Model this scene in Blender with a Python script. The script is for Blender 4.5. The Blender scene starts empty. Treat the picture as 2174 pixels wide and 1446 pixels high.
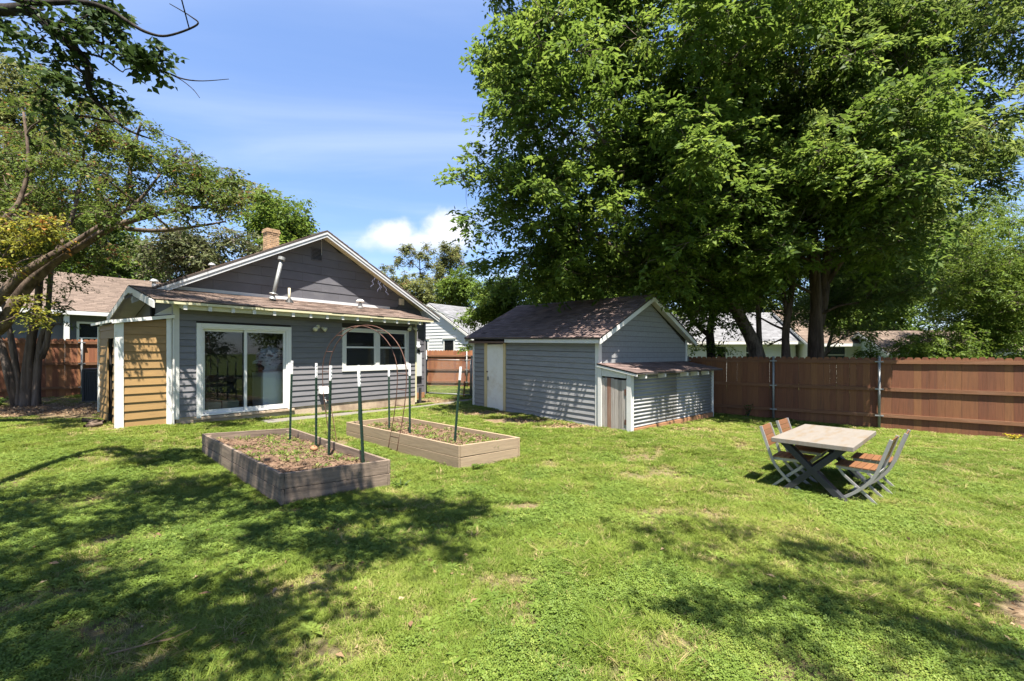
import bpy, math, random
import numpy as np
from mathutils import Vector, Matrix, Euler

random.seed(7)
rng = np.random.default_rng(11)
SC = bpy.context.scene
COL = SC.collection
RAD = math.radians

# ------------------------------------------------------------------ camera
cam = bpy.data.cameras.new("camera")
cam.sensor_width = 36.0
cam.lens = 15.65
cam.shift_y = 0.0124
cam.clip_start = 0.05
cam.clip_end = 2000
CAM = bpy.data.objects.new("camera", cam)
COL.objects.link(CAM)
CAM.location = (0, 0, 1.85)
CAM.rotation_euler = (RAD(90), 0, 0)
SC.camera = CAM

# ------------------------------------------------------------------ sky, sun, exposure
SUN_EL = RAD(68.0)
SUN_AZ = math.atan2(0.15, -0.526)          # clockwise from +Y, behind the camera, slightly right
W = bpy.data.worlds.new("World")
SC.world = W
W.use_nodes = True


def build_sky():
    nt = W.node_tree
    N, Lk = nt.nodes, nt.links
    N.clear()

    def nd(t, **k):
        n = N.new(t)
        for a, b in k.items():
            setattr(n, a, b)
        return n

    def m(op, a, b=None, c=None, clamp=False):
        n = nd("ShaderNodeMath", operation=op, use_clamp=clamp)
        for i, v in enumerate((a, b, c)):
            if v is None:
                continue
            if isinstance(v, (int, float)):
                n.inputs[i].default_value = v
            else:
                Lk.new(v, n.inputs[i])
        return n.outputs[0]

    def sstep(v, lo, hi):
        n = nd("ShaderNodeMapRange", interpolation_type="SMOOTHSTEP")
        Lk.new(v, n.inputs["Value"])
        n.inputs["From Min"].default_value = lo
        n.inputs["From Max"].default_value = hi
        return n.outputs["Result"]

    sky = nd("ShaderNodeTexSky", sky_type="NISHITA", sun_disc=False)
    sky.sun_elevation = SUN_EL
    sky.sun_rotation = SUN_AZ
    sky.air_density = 1.0
    sky.dust_density = 0.35
    sky.ozone_density = 3.0
    hs = nd("ShaderNodeHueSaturation")
    hs.inputs["Saturation"].default_value = 1.04
    hs.inputs["Value"].default_value = 1.0
    flat = nd("ShaderNodeMix", data_type="RGBA")          # evens the zenith-to-horizon range
    flat.inputs["Factor"].default_value = 0.5
    Lk.new(sky.outputs[0], flat.inputs["A"])
    flat.inputs["B"].default_value = (0.78, 1.22, 2.55, 1)
    Lk.new(flat.outputs["Result"], hs.inputs["Color"])
    tc = nd("ShaderNodeTexCoord")
    sp = nd("ShaderNodeSeparateXYZ")
    Lk.new(tc.outputs["Generated"], sp.inputs[0])
    x, y, z = sp.outputs
    zc = m("MAXIMUM", z, 0.05)
    # high thin cirrus streaks on a flat layer
    cv = nd("ShaderNodeCombineXYZ")
    Lk.new(m("DIVIDE", x, zc), cv.inputs[0])
    Lk.new(m("DIVIDE", y, zc), cv.inputs[1])
    mp = nd("ShaderNodeMapping")
    mp.inputs["Rotation"].default_value = (0, 0, RAD(-28))
    mp.inputs["Scale"].default_value = (0.42, 1.15, 1)
    mp.inputs["Location"].default_value = (2.3, 0.4, 0)
    Lk.new(cv.outputs[0], mp.inputs["Vector"])
    n1 = nd("ShaderNodeTexNoise")
    n1.inputs["Scale"].default_value = 0.9
    n1.inputs["Detail"].default_value = 6
    n1.inputs["Roughness"].default_value = 0.5
    n1.inputs["Distortion"].default_value = 0.5
    Lk.new(mp.outputs[0], n1.inputs["Vector"])
    cir = m("MULTIPLY", sstep(n1.outputs["Fac"], 0.40, 0.88), 0.58)
    # one bank of low cumulus
    ya = m("MAXIMUM", m("ABSOLUTE", y), 0.05)
    px = m("DIVIDE", x, ya)
    pz = m("DIVIDE", z, ya)
    c2 = nd("ShaderNodeCombineXYZ")
    Lk.new(px, c2.inputs[0])
    Lk.new(pz, c2.inputs[1])
    n2 = nd("ShaderNodeTexNoise")
    n2.inputs["Scale"].default_value = 13.0
    n2.inputs["Detail"].default_value = 7
    n2.inputs["Roughness"].default_value = 0.55
    Lk.new(c2.outputs[0], n2.inputs["Vector"])
    ns = m("SUBTRACT", n2.outputs["Fac"], 0.5)

    def puff(cx, cz, rx, rz):
        dx = m("DIVIDE", m("SUBTRACT", px, cx), rx)
        dz = m("DIVIDE", m("SUBTRACT", pz, cz), rz)
        r = m("SQRT", m("ADD", m("MULTIPLY", dx, dx), m("MULTIPLY", dz, dz)))
        return m("SUBTRACT", 1.0, r)

    d = m("MAXIMUM", puff(-0.262, 0.262, 0.062, 0.052), puff(-0.145, 0.27, 0.072, 0.062))
    d = m("MAXIMUM", d, puff(-0.20, 0.245, 0.14, 0.036))
    d = m("MAXIMUM", d, puff(0.9, 0.25, 0.2, 0.07))
    d = m("MAXIMUM", d, puff(-1.3, 0.27, 0.25, 0.08))
    d = m("ADD", d, m("MULTIPLY", ns, 1.5))
    cum = m("MULTIPLY", sstep(d, -0.02, 0.62), m("MULTIPLY", sstep(pz, 0.195, 0.275), 0.93))
    haze = m("MULTIPLY", sstep(z, 0.30, 0.04), 0.10)
    mx = nd("ShaderNodeMix", data_type="RGBA")
    Lk.new(m("MAXIMUM", cir, haze), mx.inputs["Factor"])
    Lk.new(hs.outputs[0], mx.inputs["A"])
    mx.inputs["B"].default_value = (3.0, 3.35, 4.0, 1)
    mx2 = nd("ShaderNodeMix", data_type="RGBA")
    Lk.new(cum, mx2.inputs["Factor"])
    Lk.new(mx.outputs["Result"], mx2.inputs["A"])
    mx2.inputs["B"].default_value = (3.7, 3.7, 3.75, 1)
    bg = nd("ShaderNodeBackground")
    bg.inputs["Strength"].default_value = 0.085
    Lk.new(mx2.outputs["Result"], bg.inputs["Color"])
    out = nd("ShaderNodeOutputWorld")
    Lk.new(bg.outputs[0], out.inputs["Surface"])


build_sky()
sun = bpy.data.lights.new("sun", "SUN")
sun.energy = 4.8
sun.angle = RAD(0.55)
sun.color = (1.0, 0.94, 0.84)
SUN = bpy.data.objects.new("sun", sun)
COL.objects.link(SUN)
sdir = Vector((math.sin(SUN_AZ) * math.cos(SUN_EL), math.cos(SUN_AZ) * math.cos(SUN_EL), math.sin(SUN_EL)))
SUN.rotation_euler = sdir.to_track_quat("Z", "Y").to_euler()
SC.view_settings.view_transform = "Standard"
SC.view_settings.look = "None"
SC.view_settings.exposure = 1.98
SC.view_settings.gamma = 1.0
SC.view_settings.use_curve_mapping = False
SC.cycles.max_bounces = 10
SC.cycles.diffuse_bounces = 6
SC.cycles.transparent_max_bounces = 8


# ------------------------------------------------------------------ materials
def nodes_of(name):
    mt = bpy.data.materials.new(name)
    mt.use_nodes = True
    nt = mt.node_tree
    for n in list(nt.nodes):
        nt.nodes.remove(n)
    return mt, nt


def surf(name, base, rough=0.7, var=0.25, scale=6.0, stretch=(1, 1, 1), rnd=0.12, bump=0.15, bscale=None,
         dirt=None, dirt_amt=0.35, dirt_scale=1.3, dirt_lo=0.5, dirt_hi=0.72, metal=0.0, tint=None, spec=0.4, hue=0.0):
    """Painted, wooden, mineral or metal surface: colour grain + shaped dirt + fine relief."""
    mt, nt = nodes_of(name)
    N, Lk = nt.nodes, nt.links
    tc = N.new("ShaderNodeTexCoord")
    oi = N.new("ShaderNodeObjectInfo")
    mp = N.new("ShaderNodeMapping")
    mp.inputs["Scale"].default_value = stretch
    off = N.new("ShaderNodeVectorMath")
    off.operation = "SCALE"
    cmb = N.new("ShaderNodeCombineXYZ")
    for i in range(3):
        Lk.new(oi.outputs["Random"], cmb.inputs[i])
    Lk.new(cmb.outputs[0], off.inputs[0])
    off.inputs["Scale"].default_value = 37.0
    ad = N.new("ShaderNodeVectorMath")
    ad.operation = "ADD"
    Lk.new(tc.outputs["Object"], mp.inputs["Vector"])
    Lk.new(mp.outputs[0], ad.inputs[0])
    Lk.new(off.outputs[0], ad.inputs[1])
    nz = N.new("ShaderNodeTexNoise")
    nz.inputs["Scale"].default_value = scale
    nz.inputs["Detail"].default_value = 6
    nz.inputs["Roughness"].default_value = 0.62
    Lk.new(ad.outputs[0], nz.inputs["Vector"])
    # value multiplier = 1 + var*(noise-.5)*2 + rnd*(random-.5)*2
    m1 = N.new("ShaderNodeMath"); m1.operation = "MULTIPLY_ADD"
    Lk.new(nz.outputs["Fac"], m1.inputs[0])
    m1.inputs[1].default_value = 2.6 * var
    m1.inputs[2].default_value = 1.0 - 1.3 * var - rnd
    m2 = N.new("ShaderNodeMath"); m2.operation = "MULTIPLY_ADD"
    Lk.new(oi.outputs["Random"], m2.inputs[0])
    m2.inputs[1].default_value = 2 * rnd
    Lk.new(m1.outputs[0], m2.inputs[2])
    val = m2.outputs[0]
    if tint is not None:
        at = N.new("ShaderNodeAttribute")
        at.attribute_name = "tint"
        m3 = N.new("ShaderNodeMath"); m3.operation = "MULTIPLY_ADD"
        Lk.new(at.outputs["Fac"], m3.inputs[0])
        m3.inputs[1].default_value = tint
        Lk.new(val, m3.inputs[2])
        val = m3.outputs[0]
    hs = N.new("ShaderNodeHueSaturation")
    hs.inputs["Color"].default_value = (*base, 1)
    Lk.new(val, hs.inputs["Value"])
    if hue:
        mh = N.new("ShaderNodeMath"); mh.operation = "MULTIPLY_ADD"
        Lk.new(oi.outputs["Random"], mh.inputs[0])
        mh.inputs[1].default_value = hue
        mh.inputs[2].default_value = 0.5 - hue / 2
        Lk.new(mh.outputs[0], hs.inputs["Hue"])
    colr = hs.outputs[0]
    if dirt is not None:
        n2 = N.new("ShaderNodeTexNoise")
        n2.inputs["Scale"].default_value = dirt_scale
        n2.inputs["Detail"].default_value = 8
        n2.inputs["Roughness"].default_value = 0.7
        Lk.new(ad.outputs[0], n2.inputs["Vector"])
        mr = N.new("ShaderNodeMapRange")
        mr.interpolation_type = "SMOOTHSTEP"
        mr.inputs["From Min"].default_value = dirt_lo
        mr.inputs["From Max"].default_value = dirt_hi
        mr.inputs["To Max"].default_value = dirt_amt
        Lk.new(n2.outputs["Fac"], mr.inputs["Value"])
        mx = N.new("ShaderNodeMix"); mx.data_type = "RGBA"
        Lk.new(mr.outputs["Result"], mx.inputs["Factor"])
        Lk.new(colr, mx.inputs["A"])
        mx.inputs["B"].default_value = (*dirt, 1)
        colr = mx.outputs["Result"]
    p = N.new("ShaderNodeBsdfPrincipled")
    Lk.new(colr, p.inputs["Base Color"])
    p.inputs["Roughness"].default_value = rough
    p.inputs["Metallic"].default_value = metal
    p.inputs["Specular IOR Level"].default_value = spec
    if bump:
        n3 = N.new("ShaderNodeTexNoise")
        n3.inputs["Scale"].default_value = bscale or scale * 2.2
        n3.inputs["Detail"].default_value = 5
        Lk.new(ad.outputs[0], n3.inputs["Vector"])
        b = N.new("ShaderNodeBump")
        b.inputs["Strength"].default_value = bump
        b.inputs["Distance"].default_value = 0.02
        Lk.new(n3.outputs["Fac"], b.inputs["Height"])
        Lk.new(b.outputs[0], p.inputs["Normal"])
    o = N.new("ShaderNodeOutputMaterial")
    Lk.new(p.outputs[0], o.inputs["Surface"])
    return mt


def leafmat(name, c_dark, c_mid, c_light, c_odd=None, odd=0.0, trans=0.35, rough=0.45, attr_type="GEOMETRY", sat=1.0):
    mt, nt = nodes_of(name)
    N, Lk = nt.nodes, nt.links
    at = N.new("ShaderNodeAttribute")
    at.attribute_name = "tint"
    at.attribute_type = attr_type
    cr = N.new("ShaderNodeValToRGB")
    e = cr.color_ramp.elements
    e[0].position = 0.0
    e[0].color = (*c_dark, 1)
    e[1].position = 1.0 - odd - 0.02 if c_odd else 1.0
    e[1].color = (*c_light, 1)
    k = e.new(0.5)
    k.color = (*c_mid, 1)
    if c_odd:
        k = e.new(1.0 - odd)
        k.color = (*c_odd, 1)
    Lk.new(at.outputs["Fac"], cr.inputs["Fac"])
    p = N.new("ShaderNodeBsdfPrincipled")
    p.inputs["Roughness"].default_value = max(rough, .55)
    p.inputs["Specular IOR Level"].default_value = 0.18
    Lk.new(cr.outputs["Color"], p.inputs["Base Color"])
    t = N.new("ShaderNodeBsdfTranslucent")
    hs = N.new("ShaderNodeHueSaturation")
    hs.inputs["Hue"].default_value = 0.485
    hs.inputs["Value"].default_value = 1.5
    Lk.new(cr.outputs["Color"], hs.inputs["Color"])
    Lk.new(hs.outputs[0], t.inputs["Color"])
    mx = N.new("ShaderNodeMixShader")
    mx.inputs[0].default_value = trans
    Lk.new(p.outputs[0], mx.inputs[1])
    Lk.new(t.outputs[0], mx.inputs[2])
    o = N.new("ShaderNodeOutputMaterial")
    Lk.new(mx.outputs[0], o.inputs["Surface"])
    return mt


def glassmat(name, tintc=(0.86, 0.9, 0.9), ior=1.5, dust=0.0):
    mt, nt = nodes_of(name)
    N, Lk = nt.nodes, nt.links
    t = N.new("ShaderNodeBsdfTransparent")
    t.inputs["Color"].default_value = (*tintc, 1)
    g = N.new("ShaderNodeBsdfGlossy")
    g.inputs["Roughness"].default_value = 0.015
    f = N.new("ShaderNodeFresnel")
    f.inputs["IOR"].default_value = ior
    mx = N.new("ShaderNodeMixShader")
    Lk.new(f.outputs[0], mx.inputs[0])
    Lk.new(t.outputs[0], mx.inputs[1])
    Lk.new(g.outputs[0], mx.inputs[2])
    last = mx.outputs[0]
    if dust:
        d = N.new("ShaderNodeBsdfDiffuse")
        d.inputs["Color"].default_value = (0.35, 0.36, 0.36, 1)
        m2 = N.new("ShaderNodeMixShader")
        m2.inputs[0].default_value = dust
        Lk.new(last, m2.inputs[1])
        Lk.new(d.outputs[0], m2.inputs[2])
        last = m2.outputs[0]
    o = N.new("ShaderNodeOutputMaterial")
    Lk.new(last, o.inputs["Surface"])
    return mt


def bark(name, c1, c2, scale=9.0, stretch=0.25):
    mt, nt = nodes_of(name)
    N, Lk = nt.nodes, nt.links
    tc = N.new("ShaderNodeTexCoord")
    mp = N.new("ShaderNodeMapping")
    mp.inputs["Scale"].default_value = (1, 1, stretch)
    Lk.new(tc.outputs["Object"], mp.inputs["Vector"])
    nz = N.new("ShaderNodeTexNoise")
    nz.inputs["Scale"].default_value = scale
    nz.inputs["Detail"].default_value = 8
    nz.inputs["Roughness"].default_value = 0.68
    nz.inputs["Distortion"].default_value = 0.6
    Lk.new(mp.outputs[0], nz.inputs["Vector"])
    cr = N.new("ShaderNodeValToRGB")
    e = cr.color_ramp.elements
    e[0].position, e[0].color = 0.36, (*c1, 1)
    e[1].position, e[1].color = 0.66, (*c2, 1)
    Lk.new(nz.outputs["Fac"], cr.inputs["Fac"])
    p = N.new("ShaderNodeBsdfPrincipled")
    p.inputs["Roughness"].default_value = 0.95
    p.inputs["Specular IOR Level"].default_value = 0.15
    Lk.new(cr.outputs["Color"], p.inputs["Base Color"])
    b = N.new("ShaderNodeBump")
    b.inputs["Strength"].default_value = 0.7
    b.inputs["Distance"].default_value = 0.04
    Lk.new(nz.outputs["Fac"], b.inputs["Height"])
    Lk.new(b.outputs[0], p.inputs["Normal"])
    o = N.new("ShaderNodeOutputMaterial")
    Lk.new(p.outputs[0], o.inputs["Surface"])
    return mt


M = {}
M["siding"] = surf("slate siding paint", (0.138, 0.134, 0.143), 0.55, 0.20, 3.0, (1, 6, 6), 0.07, 0.06, 40, dirt=(0.19, 0.18, 0.17), dirt_amt=0.5, dirt_scale=2.2)
M["gable_siding"] = surf("weathered gable siding", (0.100, 0.098, 0.112), 0.6, 0.16, 2.0, (1, 1, 1.6), 0.09, 0.06, 30, dirt=(0.2, 0.2, 0.2), dirt_amt=0.35, dirt_scale=1.4, dirt_lo=0.52, dirt_hi=0.8)
M["shed_siding"] = surf("grey shed paint", (0.21, 0.21, 0.213), 0.55, 0.18, 3.0, (1, 6, 6), 0.05, 0.06, 40, dirt=(0.12, 0.11, 0.10), dirt_amt=0.45, dirt_scale=2.0)
M["white"] = surf("white trim paint", (0.55, 0.54, 0.515), 0.5, 0.07, 5, (1, 1, 1), 0.04, 0.05, 30, dirt=(0.4, 0.37, 0.32), dirt_amt=0.35, dirt_scale=3.0, dirt_lo=0.52, dirt_hi=0.8)
M["vinyl"] = surf("white vinyl", (0.62, 0.61, 0.59), 0.35, 0.03, 4, rnd=0.02, bump=0)
M["rake"] = surf("pale grey rake paint", (0.52, 0.53, 0.55), 0.6, 0.1, 4, (1, 1, 1), 0.04, 0.06, 30, dirt=(0.3, 0.29, 0.28), dirt_amt=0.4, dirt_scale=2.5)
M["cream"] = surf("cream eave paint", (0.52, 0.48, 0.31), 0.6, 0.08, 4, rnd=0.05, bump=0.05)
M["ochre"] = surf("ochre siding paint", (0.26, 0.158, 0.060), 0.6, 0.2, 3.0, (1, 6, 6), 0.06, 0.05, 40, dirt=(0.17, 0.105, 0.045), dirt_amt=0.6, dirt_scale=2.2)
M["ochre_white"] = surf("closet corner paint", (0.66, 0.65, 0.62), 0.55, 0.1, 4, rnd=0.03, bump=0.05, dirt=(0.4, 0.33, 0.24), dirt_amt=0.45, dirt_scale=2.4)
M["shingle"] = surf("brown asphalt shingle", (0.190, 0.142, 0.118), 0.95, 0.5, 60, rnd=0.0, bump=0.5, bscale=160, tint=0.7, dirt=(0.26, 0.21, 0.18), dirt_amt=0.5, dirt_scale=1.6, spec=0.15)
M["shed_shingle"] = surf("red brown shed shingle", (0.135, 0.098, 0.089), 0.95, 0.45, 55, rnd=0.0, bump=0.5, bscale=150, tint=0.5, dirt=(0.26, 0.17, 0.14), dirt_amt=0.55, dirt_scale=0.9, spec=0.15)
M["tan_shingle"] = surf("tan asphalt shingle", (0.135, 0.102, 0.082), 0.95, 0.35, 45, rnd=0.0, bump=0.4, bscale=140, tint=0.35, spec=0.15)
M["grey_shingle"] = surf("grey asphalt shingle", (0.15, 0.15, 0.158), 0.95, 0.3, 45, rnd=0.0, bump=0.4, bscale=140, tint=0.35, spec=0.15)
M["roof_edge"] = surf("dark roof edge", (0.05, 0.042, 0.04), 0.9, 0.2, 20, bump=0.1)
M["concrete"] = surf("old concrete", (0.135, 0.125, 0.11), 0.9, 0.2, 7, rnd=0.04, bump=0.3, bscale=40, dirt=(0.14, 0.10, 0.06), dirt_amt=0.6, dirt_scale=2.4, dirt_lo=0.42, dirt_hi=0.65)
M["plinth"] = surf("stained foundation", (0.40, 0.31, 0.22), 0.9, 0.22, 7, rnd=0.04, bump=0.35, bscale=35, dirt=(0.20, 0.135, 0.10), dirt_amt=0.75, dirt_scale=1.6, dirt_lo=0.42, dirt_hi=0.62)
M["fence"] = surf("brown stained cedar", (0.145, 0.056, 0.023), 0.75, 0.34, 5, (9, 9, 0.9), 0.22, 0.2, 30, dirt=(0.075, 0.035, 0.02), dirt_amt=0.55, dirt_scale=1.2, hue=0.018)
M["fence_rail"] = surf("brown stained rail", (0.150, 0.066, 0.030), 0.8, 0.34, 5, (0.9, 9, 9), 0.14, 0.2, 30, dirt=(0.27, 0.16, 0.10), dirt_amt=0.4, dirt_scale=1.0)
M["left_fence"] = surf("reddish stained cedar", (0.23, 0.092, 0.042), 0.75, 0.3, 5, (9, 9, 0.9), 0.22, 0.2, 30, dirt=(0.10, 0.045, 0.025), dirt_amt=0.45, dirt_scale=1.2, hue=0.015)
M["galv"] = surf("galvanised steel", (0.25, 0.255, 0.25), 0.55, 0.2, 14, rnd=0.05, bump=0.04, metal=0.5)
M["bed_old"] = surf("weathered grey bed board", (0.185, 0.138, 0.102), 0.85, 0.6, 3.5, (0.7, 9, 9), 0.16, 0.28, 24, dirt=(0.090, 0.066, 0.050), dirt_amt=0.85, dirt_scale=1.6, dirt_lo=0.44, dirt_hi=0.66)
M["bed_new"] = surf("pale pine bed board", (0.245, 0.182, 0.118), 0.8, 0.32, 3.5, (0.7, 9, 9), 0.12, 0.22, 24, dirt=(0.21, 0.145, 0.09), dirt_amt=0.55, dirt_scale=1.6, dirt_lo=0.48, dirt_hi=0.7)
M["soil"] = surf("dry bed soil", (0.115, 0.072, 0.048), 1.0, 0.5, 14, rnd=0.0, bump=0.9, bscale=30, dirt=(0.22, 0.155, 0.10), dirt_amt=0.6, dirt_scale=9, spec=0.1)
M["straw"] = surf("straw mulch", (0.17, 0.118, 0.075), 0.95, 0.2, 30, rnd=0, bump=0, tint=0.9, spec=0.1)
M["post_green"] = surf("dark green post paint", (0.012, 0.03, 0.02), 0.45, 0.15, 12, rnd=0.05, bump=0.05)
M["post_white"] = surf("white post tip", (0.66, 0.66, 0.64), 0.4, 0.03, 8, rnd=0.01, bump=0)
M["rust"] = surf("rusty steel rod", (0.085, 0.038, 0.025), 0.7, 0.4, 18, rnd=0.15, bump=0.2, dirt=(0.16, 0.075, 0.045), dirt_amt=0.6, dirt_scale=8)
M["alu"] = surf("grey chair frame", (0.30, 0.29, 0.28), 0.38, 0.06, 10, rnd=0.02, bump=0.02, metal=0.35)
M["slat"] = surf("orange brown slat", (0.150, 0.068, 0.030), 0.5, 0.2, 8, (1, 9, 9), 0.14, 0.08, 40)
M["tabletop"] = surf("bleached tabletop", (0.17, 0.15, 0.128), 0.6, 0.12, 3, (1, 4, 1), 0.0, 0.06, 30, dirt=(0.155, 0.112, 0.068), dirt_amt=0.75, dirt_scale=2.6, dirt_lo=0.47, dirt_hi=0.68)
M["trestle"] = surf("charcoal trestle", (0.022, 0.023, 0.028), 0.5, 0.1, 10, rnd=0.04, bump=0.04)
M["steel_sheet"] = surf("corrugated zinc", (0.21, 0.21, 0.205), 0.55, 0.14, 4, (1, 1, 1), 0.02, 0.05, 30, metal=0.1, dirt=(0.14, 0.135, 0.13), dirt_amt=0.5, dirt_scale=2.2)
M["grey_board"] = surf("weathered door board", (0.30, 0.265, 0.235), 0.9, 0.45, 5, (11, 11, 0.55), 0.22, 0.3, 26, dirt=(0.13, 0.11, 0.10), dirt_amt=0.7, dirt_scale=1.4)
M["red_board"] = surf("worn red door board", (0.21, 0.105, 0.07), 0.9, 0.4, 5, (11, 11, 0.55), 0.12, 0.3, 26, dirt=(0.32, 0.25, 0.19), dirt_amt=0.6, dirt_scale=1.4)
M["bare_wood"] = surf("unpainted pine", (0.52, 0.40, 0.22), 0.7, 0.2, 5, (6, 6, 1), 0.05, 0.1)
M["red_wood"] = surf("redwood skirting", (0.27, 0.135, 0.065), 0.8, 0.3, 5, (1, 6, 6), 0.05, 0.2)
M["brown_board"] = surf("brown drip board", (0.11, 0.065, 0.05), 0.7, 0.2, 8, rnd=0.03)
M["door_white"] = surf("worn white door paint", (0.70, 0.66, 0.60), 0.5, 0.1, 4, rnd=0.0, bump=0.06, dirt=(0.5, 0.39, 0.26), dirt_amt=0.5, dirt_scale=1.4, dirt_lo=0.5, dirt_hi=0.7)
M["brick"] = surf("tan chimney brick", (0.36, 0.235, 0.135), 0.9, 0.25, 12, rnd=0.0, bump=0.3, tint=0.5)
M["mortar"] = surf("grey mortar", (0.33, 0.30, 0.26), 0.95, 0.15, 20)
M["dark"] = surf("unlit dark wood", (0.03, 0.026, 0.024), 0.9, 0.2, 5)  # near-black; behind siding it draws the shadow lines between boards
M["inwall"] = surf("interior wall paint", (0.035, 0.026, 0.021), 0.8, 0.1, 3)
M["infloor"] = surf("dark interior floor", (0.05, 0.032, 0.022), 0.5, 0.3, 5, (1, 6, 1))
M["appliance"] = surf("white enamel", (0.78, 0.80, 0.85), 0.25, 0.02, 4, rnd=0, bump=0)
M["cloth"] = surf("striped grey cloth", (0.50, 0.52, 0.60), 0.95, 0.5, 5, (1, 1, 3), 0.0, 0.2, dirt=(0.05, 0.05, 0.07), dirt_amt=0.9, dirt_scale=5, dirt_lo=0.52, dirt_hi=0.57)
M["black_cloth"] = surf("black cloth", (0.012, 0.012, 0.014), 0.95, 0.2, 8)
M["grey_plastic"] = surf("pale meter grey", (0.46, 0.48, 0.50), 0.5, 0.06, 6, rnd=0.03, bump=0)
M["ac"] = surf("charcoal louvred metal", (0.026, 0.03, 0.036), 0.5, 0.12, 8, rnd=0.05, bump=0.05, metal=0.2)
M["lamp_shell"] = surf("aged lamp shell", (0.52, 0.50, 0.38), 0.5, 0.12, 9, rnd=0.05)
M["cream_plastic"] = surf("cream plastic", (0.5, 0.45, 0.33), 0.45, 0.05, 6, rnd=0.03, bump=0)
M["icicle"] = surf("pale blue bulbs", (0.17, 0.18, 0.27), 0.3, 0.1, 6, bump=0)
M["black"] = surf("black rubber", (0.014, 0.014, 0.014), 0.6, 0.1, 8, bump=0)
M["white_wall"] = surf("white lap siding", (0.52, 0.52, 0.52), 0.6, 0.05, 3, rnd=0.03, bump=0.04)
M["pale_wall"] = surf("pale cream wall", (0.58, 0.57, 0.50), 0.7, 0.05, 3, rnd=0.03, bump=0.04)
M["sage_wall"] = surf("sage green wall", (0.36, 0.42, 0.34), 0.7, 0.05, 3, rnd=0.03, bump=0.04)
M["slate_wall"] = surf("neighbour slate wall", (0.09, 0.09, 0.10), 0.7, 0.08, 3, rnd=0.05, bump=0.05)
M["wire"] = surf("utility cable", (0.22, 0.26, 0.25), 0.6, 0.05, 3, bump=0)
M["clay"] = surf("tan clay", (0.28, 0.14, 0.07), 0.8, 0.2, 9, bump=0.2)
M["glass"] = glassmat("door glass", (0.90, 0.93, 0.93), 1.5, 0.006)
M["glass_dark"] = glassmat("window glass", (0.62, 0.66, 0.66), 1.52, 0.03)
M["blind"] = surf("pale dusty blind", (0.10, 0.10, 0.10), 0.8, 0.3, 3)
M["bark_grey"] = bark("grey brown bark", (0.045, 0.034, 0.028), (0.19, 0.15, 0.125), 10, 0.22)
M["bark_red"] = bark("red brown bark", (0.04, 0.028, 0.022), (0.15, 0.108, 0.086), 7, 0.16)
M["bark_dark"] = bark("dark bark", (0.012, 0.010, 0.009), (0.05, 0.042, 0.036), 12, 0.3)
M["bark_myrtle"] = bark("flaking myrtle bark", (0.040, 0.029, 0.023), (0.15, 0.115, 0.092), 6, 0.12)
M["bark_limb"] = bark("warm limb bark", (0.035, 0.024, 0.018), (0.16, 0.118, 0.088), 7, 0.5)
M["leaf_elm"] = leafmat("broad green leaf", (0.052, 0.092, 0.016), (0.085, 0.142, 0.023), (0.145, 0.205, 0.038), trans=0.48)
M["leaf_pecan"] = leafmat("pinnate dull green leaf", (0.048, 0.080, 0.018), (0.082, 0.125, 0.026), (0.140, 0.180, 0.046), trans=0.48)
M["leaf_bright"] = leafmat("fresh green leaf", (0.055, 0.092, 0.014), (0.092, 0.148, 0.020), (0.150, 0.205, 0.034), trans=0.38)
M["leaf_myrtle"] = leafmat("myrtle leaf", (0.048, 0.078, 0.015), (0.080, 0.120, 0.022), (0.135, 0.178, 0.032), (0.17, 0.085, 0.028), 0.09, trans=0.35)
M["leaf_yellow"] = leafmat("yellow green leaf", (0.08, 0.10, 0.015), (0.17, 0.17, 0.02), (0.32, 0.28, 0.03), (0.26, 0.13, 0.03), 0.12, trans=0.35)
M["leaf_dark"] = leafmat("dark oval leaf", (0.018, 0.034, 0.012), (0.030, 0.056, 0.015), (0.052, 0.090, 0.020), trans=0.28)
M["leaf_sparse"] = leafmat("dusty olive leaf", (0.075, 0.088, 0.030), (0.130, 0.148, 0.045), (0.200, 0.215, 0.065), (0.20, 0.14, 0.06), 0.1, trans=0.35)
M["leaf_twiggy"] = leafmat("greyish thinning leaf", (0.05, 0.06, 0.025), (0.085, 0.10, 0.038), (0.15, 0.165, 0.07), (0.22, 0.19, 0.14), 0.2, trans=0.3)
M["grass"] = leafmat("lawn blade", (0.082, 0.128, 0.019), (0.138, 0.188, 0.028), (0.215, 0.245, 0.052), (0.30, 0.25, 0.11), 0.07, trans=0.32, rough=0.55, attr_type="INSTANCER")
M["clover"] = leafmat("clover leaf", (0.082, 0.130, 0.022), (0.125, 0.182, 0.030), (0.185, 0.230, 0.046), trans=0.32, rough=0.5, attr_type="INSTANCER")
M["weed"] = leafmat("bed weed leaf", (0.07, 0.12, 0.02), (0.12, 0.17, 0.03), (0.18, 0.23, 0.05), (0.30, 0.22, 0.11), 0.12, trans=0.3)
M["yellow_flower"] = leafmat("yellow bloom", (0.25, 0.25, 0.02), (0.45, 0.38, 0.03), (0.6, 0.5, 0.04), trans=0.2)
M["dry_leaf"] = leafmat("dry fallen leaf", (0.12, 0.07, 0.04), (0.22, 0.14, 0.08), (0.36, 0.26, 0.16), trans=0.1)


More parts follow.
